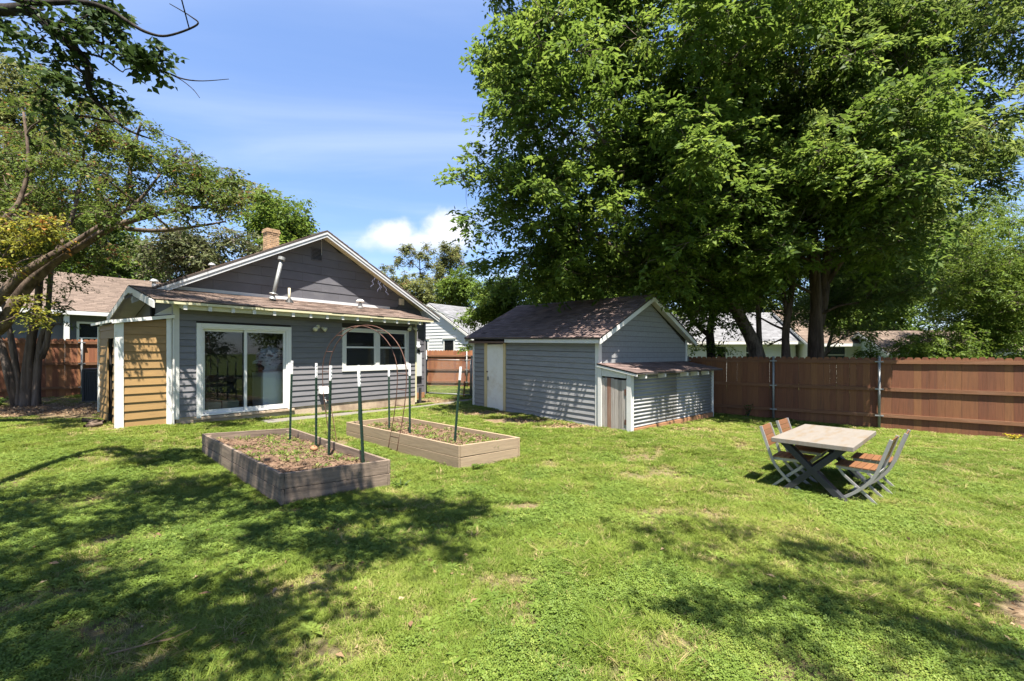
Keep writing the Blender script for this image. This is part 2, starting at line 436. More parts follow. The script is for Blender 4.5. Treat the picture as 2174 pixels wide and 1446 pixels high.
# ------------------------------------------------------------------ mesh helpers
class MB:
    """Collects polygons for ONE mesh object."""

    def __init__(self):
        self.v, self.f, self.t = [], [], []

    def add(self, vs, fs, t=None):
        b = len(self.v)
        self.v += [tuple(p) for p in vs]
        self.f += [tuple(i + b for i in q) for q in fs]
        self.t += [0.0 if t is None else t] * len(vs)
        return self

    def hexa(self, p, t=None):
        """8 corners: 0-3 one face in order, 4-7 the opposite face in the same order."""
        return self.add(p, [(3, 2, 1, 0), (4, 5, 6, 7), (0, 1, 5, 4), (1, 2, 6, 5), (2, 3, 7, 6), (3, 0, 4, 7)], t)

    def box(self, x0, x1, y0, y1, z0, z1, t=None):
        return self.hexa([(x0, y0, z0), (x1, y0, z0), (x1, y1, z0), (x0, y1, z0),
                          (x0, y0, z1), (x1, y0, z1), (x1, y1, z1), (x0, y1, z1)], t)

    def bar(self, p, q, w, d, up=(0, 0, 1), t=None):
        p, q = Vector(p), Vector(q)
        a = (q - p).normalized()
        s = a.cross(Vector(up))
        if s.length < 1e-4:
            s = a.cross(Vector((1, 0, 0)))
        s.normalize()
        n = s.cross(a)
        s, n = s * w / 2, n * d / 2
        return self.hexa([p - s - n, p + s - n, p + s + n, p - s + n, q - s - n, q + s - n, q + s + n, q - s + n], t)

    def tube(self, path, rad, n=8, cap=True, t=None):
        P = [Vector(p) for p in path]
        if not hasattr(rad, "__len__"):
            rad = [rad] * len(P)
        vs, fs = [], []
        ref = None
        for i, p in enumerate(P):
            a = (P[min(i + 1, len(P) - 1)] - P[max(i - 1, 0)]).normalized()
            if ref is None:
                ref = a.orthogonal().normalized()
            ref = (ref - a * ref.dot(a))
            ref = ref.normalized() if ref.length > 1e-5 else a.orthogonal().normalized()
            b = a.cross(ref)
            for k in range(n):
                c, s = math.cos(2 * math.pi * k / n), math.sin(2 * math.pi * k / n)
                vs.append(p + (ref * c + b * s) * rad[i])
        for i in range(len(P) - 1):
            for k in range(n):
                k2 = (k + 1) % n
                fs.append((i * n + k, i * n + k2, (i + 1) * n + k2, (i + 1) * n + k))
        if cap:
            fs.append(tuple(range(n - 1, -1, -1)))
            fs.append(tuple((len(P) - 1) * n + k for k in range(n)))
        return self.add(vs, fs, t)

    def build(self, name, mat, parent=None, loc=None, rot=(0, 0, 0), smooth=False, bevel=0.0, center=False):
        v = self.v
        o_loc = Vector(loc) if loc is not None else Vector((0, 0, 0))
        if center:
            A = np.array(v, float)
            c = (A.min(0) + A.max(0)) / 2
            v = [tuple(p) for p in (A - c)]
            o_loc = o_loc + Vector(c)
        me = bpy.data.meshes.new(name)
        me.from_pydata(v, [], self.f)
        if any(self.t):
            at = me.attributes.new("tint", "FLOAT", "POINT")
            at.data.foreach_set("value", np.array(self.t, np.float32))
        if smooth:
            me.polygons.foreach_set("use_smooth", [True] * len(me.polygons))
        me.materials.append(mat)
        ob = bpy.data.objects.new(name, me)
        COL.objects.link(ob)
        ob.location = o_loc
        ob.rotation_euler = rot
        if parent is not None:
            ob.parent = parent
        if bevel:
            md = ob.modifiers.new("bevel", "BEVEL")
            md.width = bevel
            md.segments = 2
            md.limit_method = "ANGLE"
        return ob


def pbox(parent, name, x0, x1, y0, y1, z0, z1, mat, bevel=0.0):
    return MB().box(x0, x1, y0, y1, z0, z1).build(name, mat, parent, center=True, bevel=bevel)


def pbar(parent, name, p, q, w, d, mat, up=(0, 0, 1)):
    """A bar as its own object, local X along its length."""
    p, q = Vector(p), Vector(q)
    a = (q - p)
    L = a.length
    a.normalize()
    s = Vector(up).cross(a)
    s = s.normalized() if s.length > 1e-4 else a.orthogonal().normalized()
    n = a.cross(s)
    ob = MB().box(-L / 2, L / 2, -w / 2, w / 2, -d / 2, d / 2).build(name, mat, parent)
    ob.matrix_local = Matrix(((a.x, s.x, n.x, (p.x + q.x) / 2), (a.y, s.y, n.y, (p.y + q.y) / 2),
                              (a.z, s.z, n.z, (p.z + q.z) / 2), (0, 0, 0, 1)))
    return ob


def thing(name, label, cat, loc=(0, 0, 0), rz=0.0, group=None):
    o = bpy.data.objects.new(name, None)
    o.empty_display_size = 0.2
    COL.objects.link(o)
    o.location = loc
    o.rotation_euler = (0, 0, rz)
    return tag(o, label, cat, group)


def tag(o, label, cat, group=None):
    o["label"] = label
    o["category"] = cat
    if group:
        o["group"] = group
    return o


def kind(o, k):
    o["kind"] = k
    return o


def dup(root, loc, rz, label, group=None):
    """Copy a thing with its parts and sub-parts (mesh data shared)."""
    r = root.copy()
    COL.objects.link(r)
    r.location = loc
    r.rotation_euler = (r.rotation_euler.x, r.rotation_euler.y, rz)
    r["label"] = label
    if group:
        r["group"] = group
    for ch in list(root.children):
        c = ch.copy()
        COL.objects.link(c)
        c.parent = r
        for g in ch.children:
            d = g.copy()
            COL.objects.link(d)
            d.parent = c
    return r


def np_mesh(name, verts, quads, mat, parent=None, tint=None, tris=False, smooth=False):
    """Large mesh straight from arrays."""
    me = bpy.data.meshes.new(name)
    nv, nf = len(verts), len(quads)
    k = 3 if tris else 4
    me.vertices.add(nv)
    me.vertices.foreach_set("co", np.ascontiguousarray(verts, np.float32).ravel())
    me.loops.add(nf * k)
    me.loops.foreach_set("vertex_index", np.ascontiguousarray(quads, np.int32).ravel())
    me.polygons.add(nf)
    me.polygons.foreach_set("loop_start", np.arange(0, nf * k, k, dtype=np.int32))
    me.update(calc_edges=True)
    if smooth:
        me.polygons.foreach_set("use_smooth", np.ones(nf, bool))
    if tint is not None:
        at = me.attributes.new("tint", "FLOAT", "POINT")
        at.data.foreach_set("value", np.ascontiguousarray(tint, np.float32))
    me.materials.append(mat)
    ob = bpy.data.objects.new(name, me)
    COL.objects.link(ob)
    if parent is not None:
        ob.parent = parent
    return ob


# ------------------------------------------------------------------ ground height
GP = np.array([(-14.4, 14, .45), (-13, 12.4, .40), (-9.4, 9.0, .33), (-8.0, 9.4, .27), (-7.5, 10, .22), (-5.5, 12.6, .12),
               (-3.3, 15.3, .03), (-3.6, 18.8, .10), (-3, 22.5, .15), (-5.5, 8.1, .04), (-4.4, 9, .03), (-2.8, 5.3, 0),
               (-1.7, 6.3, -.05), (-.87, 7.2, -.05), (.16, 8, -.05), (2.1, 10.9, .03), (-1.3, 15, .08), (3, 10.3, .04),
               (5.4, 12.8, 0), (7.8, 12.8, -.07), (9.5, 11.4, -.11), (11.5, 10, -.10), (4.5, 6, -.08), (6, 3, -.08), (0, 3, 0),
               (-4, 3, .02), (-8, 5, .10), (0, -3, 0), (6, -3, -.05), (-8, -2, .1), (15, 5, -.1), (-12, 8, .3), (-16, 18, .5),
               (5, 18, 0), (12, 18, -.05), (20, 15, -.05), (0, 45, .3), (-40, 30, .5), (40, 30, 0), (-30, -20, .1), (30, -20, 0)], float)


def _fit():
    P = GP[:, :2]
    D = np.sqrt(((P[:, None] - P[None]) ** 2).sum(-1) + 0.6)
    n = len(P)
    A = np.zeros((n + 1, n + 1))
    A[:n, :n] = D
    A[:n, n] = A[n, :n] = 1
    return np.linalg.solve(A, np.r_[GP[:, 2], 0])


GW = _fit()


def gz(x, y):
    x, y = np.asarray(x, float), np.asarray(y, float)
    sh = x.shape
    q = np.stack([x.ravel(), y.ravel()], 1)
    r = np.hypot(q[:, 0], q[:, 1] - 8)
    out = np.empty(len(q))
    for i in range(0, len(q), 40000):
        D = np.sqrt(((q[i:i + 40000, None] - GP[None, :, :2]) ** 2).sum(-1) + 0.6)
        out[i:i + 40000] = D @ GW[:-1] + GW[-1]
    k = np.clip((r - 40) / 30, 0, 1)
    out = out * (1 - k) + 0.2 * k
    return out.reshape(sh) if sh else float(out[0])


def g1(x, y):
    return float(gz(np.array([x]), np.array([y]))[0])


# vectorised value noise for scatter masks
_perm = rng.random((256, 256))


def vnoise(x, y, s):
    x, y = np.asarray(x) / s + 900, np.asarray(y) / s + 900
    xi, yi = np.floor(x).astype(int), np.floor(y).astype(int)
    fx, fy = x - xi, y - yi
    fx, fy = fx * fx * (3 - 2 * fx), fy * fy * (3 - 2 * fy)
    g = lambda a, b: _perm[a % 256, b % 256]
    return (g(xi, yi) * (1 - fx) + g(xi + 1, yi) * fx) * (1 - fy) + (g(xi, yi + 1) * (1 - fx) + g(xi + 1, yi + 1) * fx) * fy


# bare patches: x, y, radius x, radius y, strength
BARE = [(0.12, 5.50, .34, .15, .85), (0.08, 3.15, .12, .45, .55), (4.0, 3.15, .42, .55, 1.0), (-.9, 13.2, .9, .55, .85),
        (.3, 11.9, 1.0, .45, .95), (1.25, 11.0, .7, .35, .9), (-3.1, 16.6, 1.3, .9, .85), (-12.4, 12.0, 1.9, .8, .95), (-11.6, 11.2, 2.5, 1.0, .92), (-10.4, 10.5, 1.3, .5, .8), (-10.6, 11.3, 1.7, .55, .75),
        (-10.2, 10.2, 1.2, .25, .45), (-11.3, 12.6, 2.2, .9, .9), (-3.6, 9.0, .30, .45, .8), (-2.7, 2.9, .5, .25, .6), (-3.3, 3.9, .35, .25, .5), (-1.05, 2.75, .25, .2, .5),
        (-.9, 4.2, .2, .15, .45), (.45, 4.3, .2, .15, .4), (4.2, 10.5, .8, .25, .55), (-6.1, 8.3, .4, .2, .5), (-2.3, 2.6, .4, .2, .55), (1.1, 3.1, .16, .12, .4),
        (2.6, 3.9, .25, .15, .3), (-1.8, 4.6, .25, .2, .4), (-7.5, 8.9, .9, .22, .35), (-14, 13.3, 2.2, 1.0, .8)]


def bare(x, y):
    b = np.zeros(np.shape(x))
    w = (vnoise(x, y, .16) - .5) * .7 + (vnoise(x + 7, y, .45) - .5) * .7
    for cx, cy, rx, ry, s in BARE:
        r = np.sqrt(((x - cx) / rx) ** 2 + ((y - cy) / ry) ** 2) + w
        b = np.maximum(b, s * np.clip((1.25 - r) / .6, 0, 1))
    b = np.maximum(b, np.clip((vnoise(x, y, .75) * .6 + vnoise(x + 31, y, .26) * .4 - .64) / .14, 0, 1) * .6)
    return b


def build_ground():
    def axis(lo, hi, step, far):
        c = list(np.arange(lo, hi + 1e-6, step))
        a, s = lo, step
        left = []
        while a > -far:
            s *= 1.35
            a -= s
            left.append(a)
        b, s = hi, step
        right = []
        while b < far:
            s *= 1.35
            b += s
            right.append(b)
        return np.array(left[::-1] + c + right)
    X, Y = axis(-17, 13, .16, 700), axis(0, 22, .16, 700)
    gx, gy = np.meshgrid(X, Y)
    z = gz(gx, gy)
    near = (np.hypot(gx, gy - 8) < 22)
    z = z + near * (vnoise(gx, gy, .55) - .5) * .02
    nx, ny = len(X), len(Y)
    v = np.stack([gx.ravel(), gy.ravel(), z.ravel()], 1)
    i = np.arange(nx * ny).reshape(ny, nx)
    q = np.stack([i[:-1, :-1], i[:-1, 1:], i[1:, 1:], i[1:, :-1]], -1).reshape(-1, 4)
    t = bare(gx, gy).ravel() * near.ravel()
    mt, nt = nodes_of("lawn soil")
    N, Lk = nt.nodes, nt.links
    tc = N.new("ShaderNodeTexCoord")

    def noise(s, d=6):
        n = N.new("ShaderNodeTexNoise")
        n.inputs["Scale"].default_value = s
        n.inputs["Detail"].default_value = d
        n.inputs["Roughness"].default_value = 0.65
        Lk.new(tc.outputs["Object"], n.inputs["Vector"])
        return n.outputs["Fac"]
    cr = N.new("ShaderNodeValToRGB")
    e = cr.color_ramp.elements
    e[0].position, e[0].color = .32, (.045, .062, .014, 1)
    e[1].position, e[1].color = .68, (.10, .085, .040, 1)
    k = e.new(.5); k.color = (.058, .088, .018, 1)
    Lk.new(noise(2.3, 8), cr.inputs["Fac"])
    c2 = N.new("ShaderNodeValToRGB")
    e = c2.color_ramp.elements
    e[0].position, e[0].color = .34, (.10, .062, .036, 1)
    e[1].position, e[1].color = .66, (.27, .20, .13, 1)
    k = e.new(.5); k.color = (.165, .115, .072, 1)
    Lk.new(noise(16, 8), c2.inputs["Fac"])
    at = N.new("ShaderNodeAttribute"); at.attribute_name = "tint"
    mx = N.new("ShaderNodeMix"); mx.data_type = "RGBA"
    Lk.new(at.outputs["Fac"], mx.inputs["Factor"])
    Lk.new(cr.outputs["Color"], mx.inputs["A"])
    Lk.new(c2.outputs["Color"], mx.inputs["B"])
    p = N.new("ShaderNodeBsdfPrincipled")
    p.inputs["Roughness"].default_value = 1.0
    p.inputs["Specular IOR Level"].default_value = .08
    Lk.new(mx.outputs["Result"], p.inputs["Base Color"])
    b = N.new("ShaderNodeBump")
    b.inputs["Strength"].default_value = .9
    b.inputs["Distance"].default_value = .03
    Lk.new(noise(42, 6), b.inputs["Height"])
    Lk.new(b.outputs[0], p.inputs["Normal"])
    o = N.new("ShaderNodeOutputMaterial")
    Lk.new(p.outputs[0], o.inputs["Surface"])
    ob = np_mesh("ground", v, q, mt, tint=t, smooth=True)
    kind(ob, "structure")


build_ground()

# ------------------------------------------------------------------ the house
HO, HA = (-7.535, 10.024), RAD(51.84)
UX, UY = math.cos(HA), math.sin(HA)


def hw(u, v):
    return HO[0] + u * UX - v * UY, HO[1] + u * UY + v * UX


def gh(u, v):
    return g1(*hw(u, v))


def plank(parent, name, mat, ax, a0b, a1b, a0t, a1t, z0, z1, face, out, shear=0.0, lip=0.027, top=0.004):
    """Lapped siding board. ax 'x': runs along local x on plane y=face, facing out*y; 'y': runs along local y on plane x=face.
    ends may differ at bottom (a0b,a1b) and top (a0t,a1t) for cuts under a rake."""
    def P(a, off, z, zs):
        zz = z + shear * (a if ax == "x" else 0)
        return (a, face + out * off, zz) if ax == "x" else (face + out * off, a, zz)
    b, t = lip, top
    pts = [P(a0b, -.004, z0, 0), P(a1b, -.004, z0, 0), P(a1b, b, z0, 0), P(a0b, b, z0, 0),
           P(a0t, -.004, z1, 0), P(a1t, -.004, z1, 0), P(a1t, t, z1, 0), P(a0t, t, z1, 0)]
    return MB().hexa(pts).build(name, mat, parent, center=True)


def shingle_roof(parent, mat, x0, x1, p_eave, p_ridge, course, tab, shear=0.0, thick=0.014, seed=1, name="shingles", axis="x", lines=()):
    """Overlapping tabs on a slope between an eave point (y,z) and a ridge point (y,z), running along x from x0 to x1."""
    r = random.Random(seed)
    (ye, ze), (yr, zr) = p_eave, p_ridge
    L = math.hypot(yr - ye, zr - ze)
    dy, dz = (yr - ye) / L, (zr - ze) / L
    ny, nz = -dz * (1 if dy > 0 else -1), abs(dy)
    n = max(1, int(L / course))
    c = L / n
    mb = MB()
    for i in range(n):
        x = x0 - (r.random() * tab if i % 2 else r.random() * tab * .5)
        while x < x1:
            w = tab * r.uniform(.8, 1.2)
            a, b = max(x, x0), min(x + w - .006, x1)
            x += w
            if b - a < .02:
                continue
            s0 = i * c + r.uniform(-.012, .010)
            s1 = min((i + 1.15) * c, L)
            h0, h1 = thick + r.uniform(0, .006), .004
            def P(xx, s, h):
                q = (xx, ye + dy * s + ny * h, ze + dz * s + nz * h + shear * xx)
                return q if axis == "x" else (q[1], q[0], q[2])
            mb.hexa([P(a, s0, 0), P(b, s0, 0), P(b, s1, 0.0), P(a, s1, 0.0), P(a, s0, h0), P(b, s0, h0), P(b, s1, h1), P(a, s1, h1)],
                    r.gauss(0, .34) + (.22 if r.random() < .12 else 0))
    ob = mb.build(name, mat, parent)
    return kind(ob, "stuff")


def slab(parent, name, mat, x0, x1, e, r, thick, shear=0.0, axis="x"):
    (ye, ze), (yr, zr) = e, r
    pts = []
    for dz in (-thick, 0):
        for x, (y, z) in ((x0, e), (x1, e), (x1, r), (x0, r)):
            q = (x, y, z + dz + shear * x)
            pts.append(q if axis == "x" else (q[1], q[0], q[2]))
    return MB().hexa(pts).build(name, mat, parent)


def build_house():
    H = thing("house", "slate grey gabled house with white sliding door, brick chimney and low shingled rear roof", "house",
              (HO[0], HO[1], 0), HA)
    S, G, Wt = M["siding"], M["gable_siding"], M["white"]
    WL = 6.79
    # foundation: stained concrete strip, stepping with the ground
    mb = MB()
    us = np.linspace(-.02, WL, 13)
    for a, b in zip(us[:-1], us[1:]):
        za, zb = gh(a, 0) - .3, gh(b, 0) - .3
        mb.hexa([(a, .006, za), (b, .006, zb), (b, .16, zb), (a, .16, za), (a, .006, .405), (b, .006, .405), (b, .16, .405), (a, .16, .405)])
    mb.build("foundation", M["plinth"], H)
    pbox(H, "door_step", .30, 2.62, -.045, .004, .30, .362, M["plinth"], bevel=.008)
    # wall body around the openings
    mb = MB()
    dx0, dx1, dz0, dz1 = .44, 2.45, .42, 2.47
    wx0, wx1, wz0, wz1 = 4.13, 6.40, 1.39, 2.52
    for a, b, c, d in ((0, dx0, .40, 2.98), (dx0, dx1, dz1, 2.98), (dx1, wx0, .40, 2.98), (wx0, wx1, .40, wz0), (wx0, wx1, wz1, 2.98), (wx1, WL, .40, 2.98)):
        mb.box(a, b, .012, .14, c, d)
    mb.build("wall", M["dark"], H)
    # lapped siding, board by board; gaps bare the dark wall as lap shadow lines
    n = 17
    z = .392
    hgt = (2.90 - z) / n
    for i in range(n):
        z0, z1 = z + i * hgt, z + (i + 1) * hgt - .004
        spans = [(.03, WL - .012)]
        cuts = []
        if z0 < 2.55 and z1 > .36:
            cuts.append((.36, 2.53))
        if z0 < 2.61 and z1 > 1.30:
            cuts.append((4.035, 6.49))
        for c0, c1 in cuts:
            spans = [q for s in spans for q in ((s[0], min(s[1], c0)), (max(s[0], c1), s[1])) if q[1] - q[0] > .02]
        if i % 3 == 1 and len(spans) == 1:
            spans = [(spans[0][0], 3.1), (3.103, spans[0][1])]
        for a, b in spans:
            j = random.uniform(-.002, .002)
            plank(H, "siding_plank", S, "x", a, b, a, b, z0 + j, z1, .008, -1)
    pbox(H, "corner_trim", -.085, .03, -.028, .10, .36, 2.95, Wt)
    pbox(H, "corner_trim", WL - .012, WL + .045, -.026, .10, .16, 2.90, M["cream"])
    # sliding glass door
    D = MB()
    for b in ((.36, .45, -.045, .02, .33, 2.55), (2.44, 2.53, -.045, .02, .35, 2.55), (.45, 2.44, -.045, .02, 2.46, 2.55)):
        D.box(*b)
    for b in ((.45, .49, -.03, .12, .42, 2.46), (2.40, 2.44, -.03, .12, .42, 2.46), (.49, 2.40, -.03, .12, 2.425, 2.46), (.45, 2.44, -.035, .125, .385, .42)):
        D.box(*b)
    door = D.build("sliding_door", M["vinyl"], H, bevel=.004)

    def leaf(x0, x1, y, name):
        q = MB()
        f = .062
        z0, z1 = .42, 2.425
        for b in ((x0, x0 + f, y, y + .035, z0, z1), (x1 - f, x1, y, y + .035, z0, z1), (x0 + f, x1 - f, y, y + .035, z0, z0 + .085), (x0 + f, x1 - f, y, y + .035, z1 - .055, z1)):
            q.box(*b)
        q.build(name, M["vinyl"], door, bevel=.003)
        pbox(door, "pane", x0 + f, x1 - f, y + .014, y + .020, z0 + .085, z1 - .055, M["glass"])
    leaf(.49, 1.475, .062, "door_leaf")
    leaf(1.385, 2.40, .012, "door_leaf")
    MB().box(.492, .522, .030, .062, 1.30, 1.62).box(.497, .517, .02, .034, 1.32, 1.36).box(.497, .517, .02, .034, 1.56, 1.60).build("handle", M["vinyl"], door, bevel=.004)
    # double window
    F = MB()
    for b in ((4.035, 4.145, -.035, .02, 1.30, 2.61), (6.385, 6.49, -.035, .02, 1.30, 2.61), (4.145, 6.385, -.035, .02, 2.525, 2.61), (4.145, 6.385, -.035, .02, 1.30, 1.43),
              (5.185, 5.325, -.03, .03, 1.43, 2.525)):
        F.box(*b)
    win = F.build("window", Wt, H, bevel=.004)
    for x0, x1 in ((4.145, 5.185), (5.325, 6.385)):
        s = MB()
        for b in ((x0, x0 + .035, -.008, .06, 1.43, 2.525), (x1 - .035, x1, -.008, .06, 1.43, 2.525), (x0 + .035, x1 - .035, -.008, .06, 1.43, 1.475),
                  (x0 + .035, x1 - .035, -.008, .06, 2.49, 2.525), (x0 + .035, x1 - .035, -.012, .05, 2.005, 2.055)):
            s.box(*b)
        s.build("sash", M["vinyl"], win)
        pbox(win, "pane", x0 + .035, x1 - .035, .012, .018, 1.475, 2.005, M["glass_dark"])
        pbox(win, "pane", x0 + .035, x1 - .035, .022, .028, 2.055, 2.49, M["glass_dark"])
    # inside of the rear room
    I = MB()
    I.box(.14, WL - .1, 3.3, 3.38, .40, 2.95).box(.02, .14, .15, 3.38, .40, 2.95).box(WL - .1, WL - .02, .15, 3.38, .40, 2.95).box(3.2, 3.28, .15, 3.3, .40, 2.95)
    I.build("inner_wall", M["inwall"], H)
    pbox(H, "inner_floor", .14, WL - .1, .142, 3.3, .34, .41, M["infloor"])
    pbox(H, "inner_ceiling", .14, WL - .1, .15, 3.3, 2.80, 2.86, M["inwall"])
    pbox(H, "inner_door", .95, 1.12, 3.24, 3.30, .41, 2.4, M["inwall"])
    # gable wall of the main block, set back behind the low roof
    V = 1.6
    apu, apz = 4.25, 5.60
    lim = lambda zz: (max(-.1, apu - (apz - zz) / .535), min(8.6, apu + (apz - zz) / .505))
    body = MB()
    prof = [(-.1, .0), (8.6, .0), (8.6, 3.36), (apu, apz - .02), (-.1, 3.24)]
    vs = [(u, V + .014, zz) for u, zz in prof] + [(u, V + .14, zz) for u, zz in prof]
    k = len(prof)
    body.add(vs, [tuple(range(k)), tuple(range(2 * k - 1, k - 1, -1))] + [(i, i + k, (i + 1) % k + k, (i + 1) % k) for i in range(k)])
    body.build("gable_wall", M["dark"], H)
    zc, hg, i = .30, .272, 0
    lou = (3.93, 4.30, 4.80, 5.22)
    while zc < apz - .08:
        z0, z1 = zc, min(zc + hg - .007, apz - .03)  # slit above each course shows the dark body as a drawn-in shadow line
        u0b, u1b = lim(z0)
        u0t, u1t = lim(z1)
        if z1 < 3.30:
            u0b = u0t = 6.84
        if z1 - z0 > .03 and u1t - u0t > .05:
            a = u0b
            w = 1.22
            nxt = math.floor((a + (.61 if i % 2 else 0)) / w + 1) * w - (.61 if i % 2 else 0)
            while a < u1b - .01:
                b = min(nxt, u1b)
                at = u0t if a == u0b else max(a, u0t)
                bt = u1t if b == u1b else min(b, u1t)
                if bt - at > .01 and b - a > .02:
                    plank(H, "gable_shingle", G, "x", a, b - .003, at, bt - .003, z0 + random.uniform(-.002, .002), z1, V + .008, -1, lip=.016, top=.004)
                a, nxt = b, nxt + w
        zc += hg
        i += 1
    pbox(H, "corner_trim", 8.55, 8.63, V - .024, V + .10, .2, 3.2, M["siding"])
    # louvred vent under the ridge
    lv = MB()
    for b in ((3.93, 3.955, V - .028, V, 4.80, 5.22), (4.275, 4.30, V - .028, V, 4.80, 5.22), (3.955, 4.275, V - .028, V, 5.195, 5.22), (3.955, 4.275, V - .028, V, 4.80, 4.825)):
        lv.box(*b)
    lv = lv.build("louvre_vent", M["gable_siding"], H)
    pbox(lv, "backing", 3.955, 4.275, V - .013, V - .0095, 4.825, 5.195, M["black"])
    for j in range(9):
        zz = 4.835 + j * .041
        MB().hexa([(3.955, V - .034, zz), (4.275, V - .034, zz), (4.275, V - .03, zz - .004), (3.955, V - .03, zz - .004),
                   (3.955, V - .014, zz + .020), (4.275, V - .014, zz + .020), (4.275, V - .0135, zz + .015), (3.955, V - .0135, zz + .015)]).build("slat", M["gable_siding"], lv, center=True)
    # main roof
    R0, R1 = V - .38, 12.5
    ap = (apu, 5.74)
    lo, hi = (-.55, 3.22), (9.02, 3.30)
    cut = (.55, lo[1] + (ap[1] - lo[1]) * (.55 - lo[0]) / (ap[0] - lo[0]))
    for e, a, b in ((lo, R0 - .03, 1.95), (cut, 1.95, 5.6), (hi, R0 - .03, R1)):
        slab(H, "roof", M["roof_edge"], a, b, e, ap, .055, axis="y")
        shingle_roof(H, M["shingle"], a, b, (e[0], e[1] + .004), (ap[0], ap[1] + .004), .20, .33, axis="y", seed=5)
    slab(H, "soffit", M["rake"], R0 + .02, V + .004, (lo[0] + .05, lo[1] - .085), (apu, ap[1] - .115), .02, axis="y")
    slab(H, "soffit", M["cream"], R0 + .02, V + .004, (hi[0] - .05, hi[1] - .085), (apu, ap[1] - .115), .02, axis="y")
    for e, s in ((lo, 1), (hi, -1)):
        q = MB()
        for d0, d1, y0, y1 in ((.058, .205, R0 - .012, R0 + .022), (.056, .115, R0 - .03, R0 - .012)):
            q.hexa([(e[0], y0, e[1] - d1), (ap[0], y0, ap[1] - d1), (ap[0], y1, ap[1] - d1), (e[0], y1, e[1] - d1),
                    (e[0], y0, e[1] - d0), (ap[0], y0, ap[1] - d0), (ap[0], y1, ap[1] - d0), (e[0], y1, e[1] - d0)])
        q.build("rake_board", M["rake"], H)
    # boxed eave return at the right end
    MB().hexa([(8.62, V - .34, 3.02), (9.0, V - .34, 3.12), (9.0, V + .02, 3.12), (8.62, V + .02, 3.02),
               (8.35, V - .34, 3.50), (8.95, V - .34, 3.20), (8.95, V + .02, 3.20), (8.35, V + .02, 3.50)]).build("eave_return", M["rake"], H)
    # low roof over the rear room, with its own gable end on the left
    e, r = (-.46, 2.985), (V, 3.47)
    slab(H, "low_roof", M["roof_edge"], -.52, 7.22, e, r, .03)
    shingle_roof(H, M["shingle"], -.53, 7.23, (e[0] - .02, e[1] + .002), (r[0], r[1] + .004), .138, .30, seed=3)
    slab(H, "low_roof", M["roof_edge"], -.52, .02, (3.85, 2.84), r, .03)
    shingle_roof(H, M["shingle"], -.53, .02, (3.87, 2.842), (r[0], r[1] + .004), .138, .30, seed=4)
    MB().box(-.1, 6.9, V - .035, V - .018, 3.40, 3.56).build("flashing", M["rake"], H)
    # eave: decking, fascia strip and exposed rafter tails
    slab(H, "eave_deck", M["cream"], -.40, 7.18, (-.43, 2.955), (.02, 3.06), .018)
    pbox(H, "fascia", -.50, 7.20, -.478, -.455, 2.915, 2.968, M["cream"])
    for j in range(15):
        u = .03 + j * .4715
        MB().hexa([(u - .036, -.45, 2.805), (u + .036, -.45, 2.805), (u + .036, .01, 2.90), (u - .036, .01, 2.90),
                   (u - .036, -.45, 2.912), (u + .036, -.45, 2.912), (u + .036, .01, 3.04), (u - .036, .01, 3.04)]).build("rafter_tail", Wt, H, center=True)
    pbox(H, "eave_blocking", -.02, WL, -.40, -.385, 2.815, 2.935, M["cream"])
    pbox(H, "eave_backing", 0.03, WL, -.006, .012, 2.90, 3.03, M["cream"])
    # left gable end: rake boards, soffit, small wall beneath
    for a, b in ((e, r), ((3.85, 2.84), r)):
        MB().hexa([(-.545, a[0], a[1] - .18), (-.545, b[0], b[1] - .18), (-.515, b[0], b[1] - .18), (-.515, a[0], a[1] - .18),
                   (-.545, a[0], a[1] - .028), (-.545, b[0], b[1] - .028), (-.515, b[0], b[1] - .028), (-.515, a[0], a[1] - .028)]).build("rake_board", Wt, H)
        slab(H, "soffit", M["rake"], -.515, -.02, (a[0], a[1] - .055), (b[0], b[1] - .055), .02)
    mb = MB()
    mb.hexa([(-.02, .14, .1), (.02, .14, .1), (.02, 3.7, .1), (-.02, 3.7, .1), (-.02, .14, 2.86), (.02, .14, 2.86), (.02, 3.7, 2.86), (-.02, 3.7, 2.86)])
    mb.build("side_wall", M["siding"], H)
    MB().hexa([(-.03, .1, 2.85), (.0, .1, 2.85), (.0, 3.6, 2.8), (-.03, 3.6, 2.8), (-.03, .1, 3.08), (.0, .1, 3.08), (.0, 1.6, 3.36), (-.03, 1.6, 3.36)]).build("side_gable", M["siding"], H)
    # chimney
    c = MB()
    ch = (3.93, 4.36, 4.7, 5.06)
    c.box(ch[0] + .012, ch[1] - .012, ch[2] + .012, ch[3] - .012, 4.9, 6.36)
    chim = c.build("chimney", M["mortar"], H)
    bk = MB()
    rr = random.Random(4)
    for row in range(18):
        z0 = 5.08 + row * .072
        o = .012 if row >= 15 else 0
        if row == 16:
            o = .03
        for (x0, x1, y0, y1) in ((ch[0] - o, ch[1] + o, ch[2] - o, ch[2] + .04), (ch[0] - o, ch[1] + o, ch[3] - .04, ch[3] + o)):
            x = x0 - (.1 if row % 2 else 0)
            while x < x1:
                a, b = max(x, x0), min(x + .2, x1)
                if b - a > .015:
                    bk.box(a, b - .01, y0, y1, z0, z0 + .061, rr.gauss(0, .35))
                x += .21
        for (x0, x1) in ((ch[0] - o, ch[0] + .04), (ch[1] - .04, ch[1] + o)):
            y = ch[2] + .04 - (.1 if row % 2 else 0)
            while y < ch[3] - .04:
                a, b = max(y, ch[2] + .041), min(y + .2, ch[3] - .041)
                if b - a > .015:
                    bk.box(x0, x1, a, b - .01, z0, z0 + .061, rr.gauss(0, .35))
                y += .21
    kind(bk.build("bricks", M["brick"], chim), "stuff")
    # pipes through the low roof
    p = MB()
    b0, b1 = Vector((2.456, .95, 3.33)), Vector((2.715, .95, 4.50))
    p.tube([b0 - (b1 - b0) * .02, b1], .050, 14)
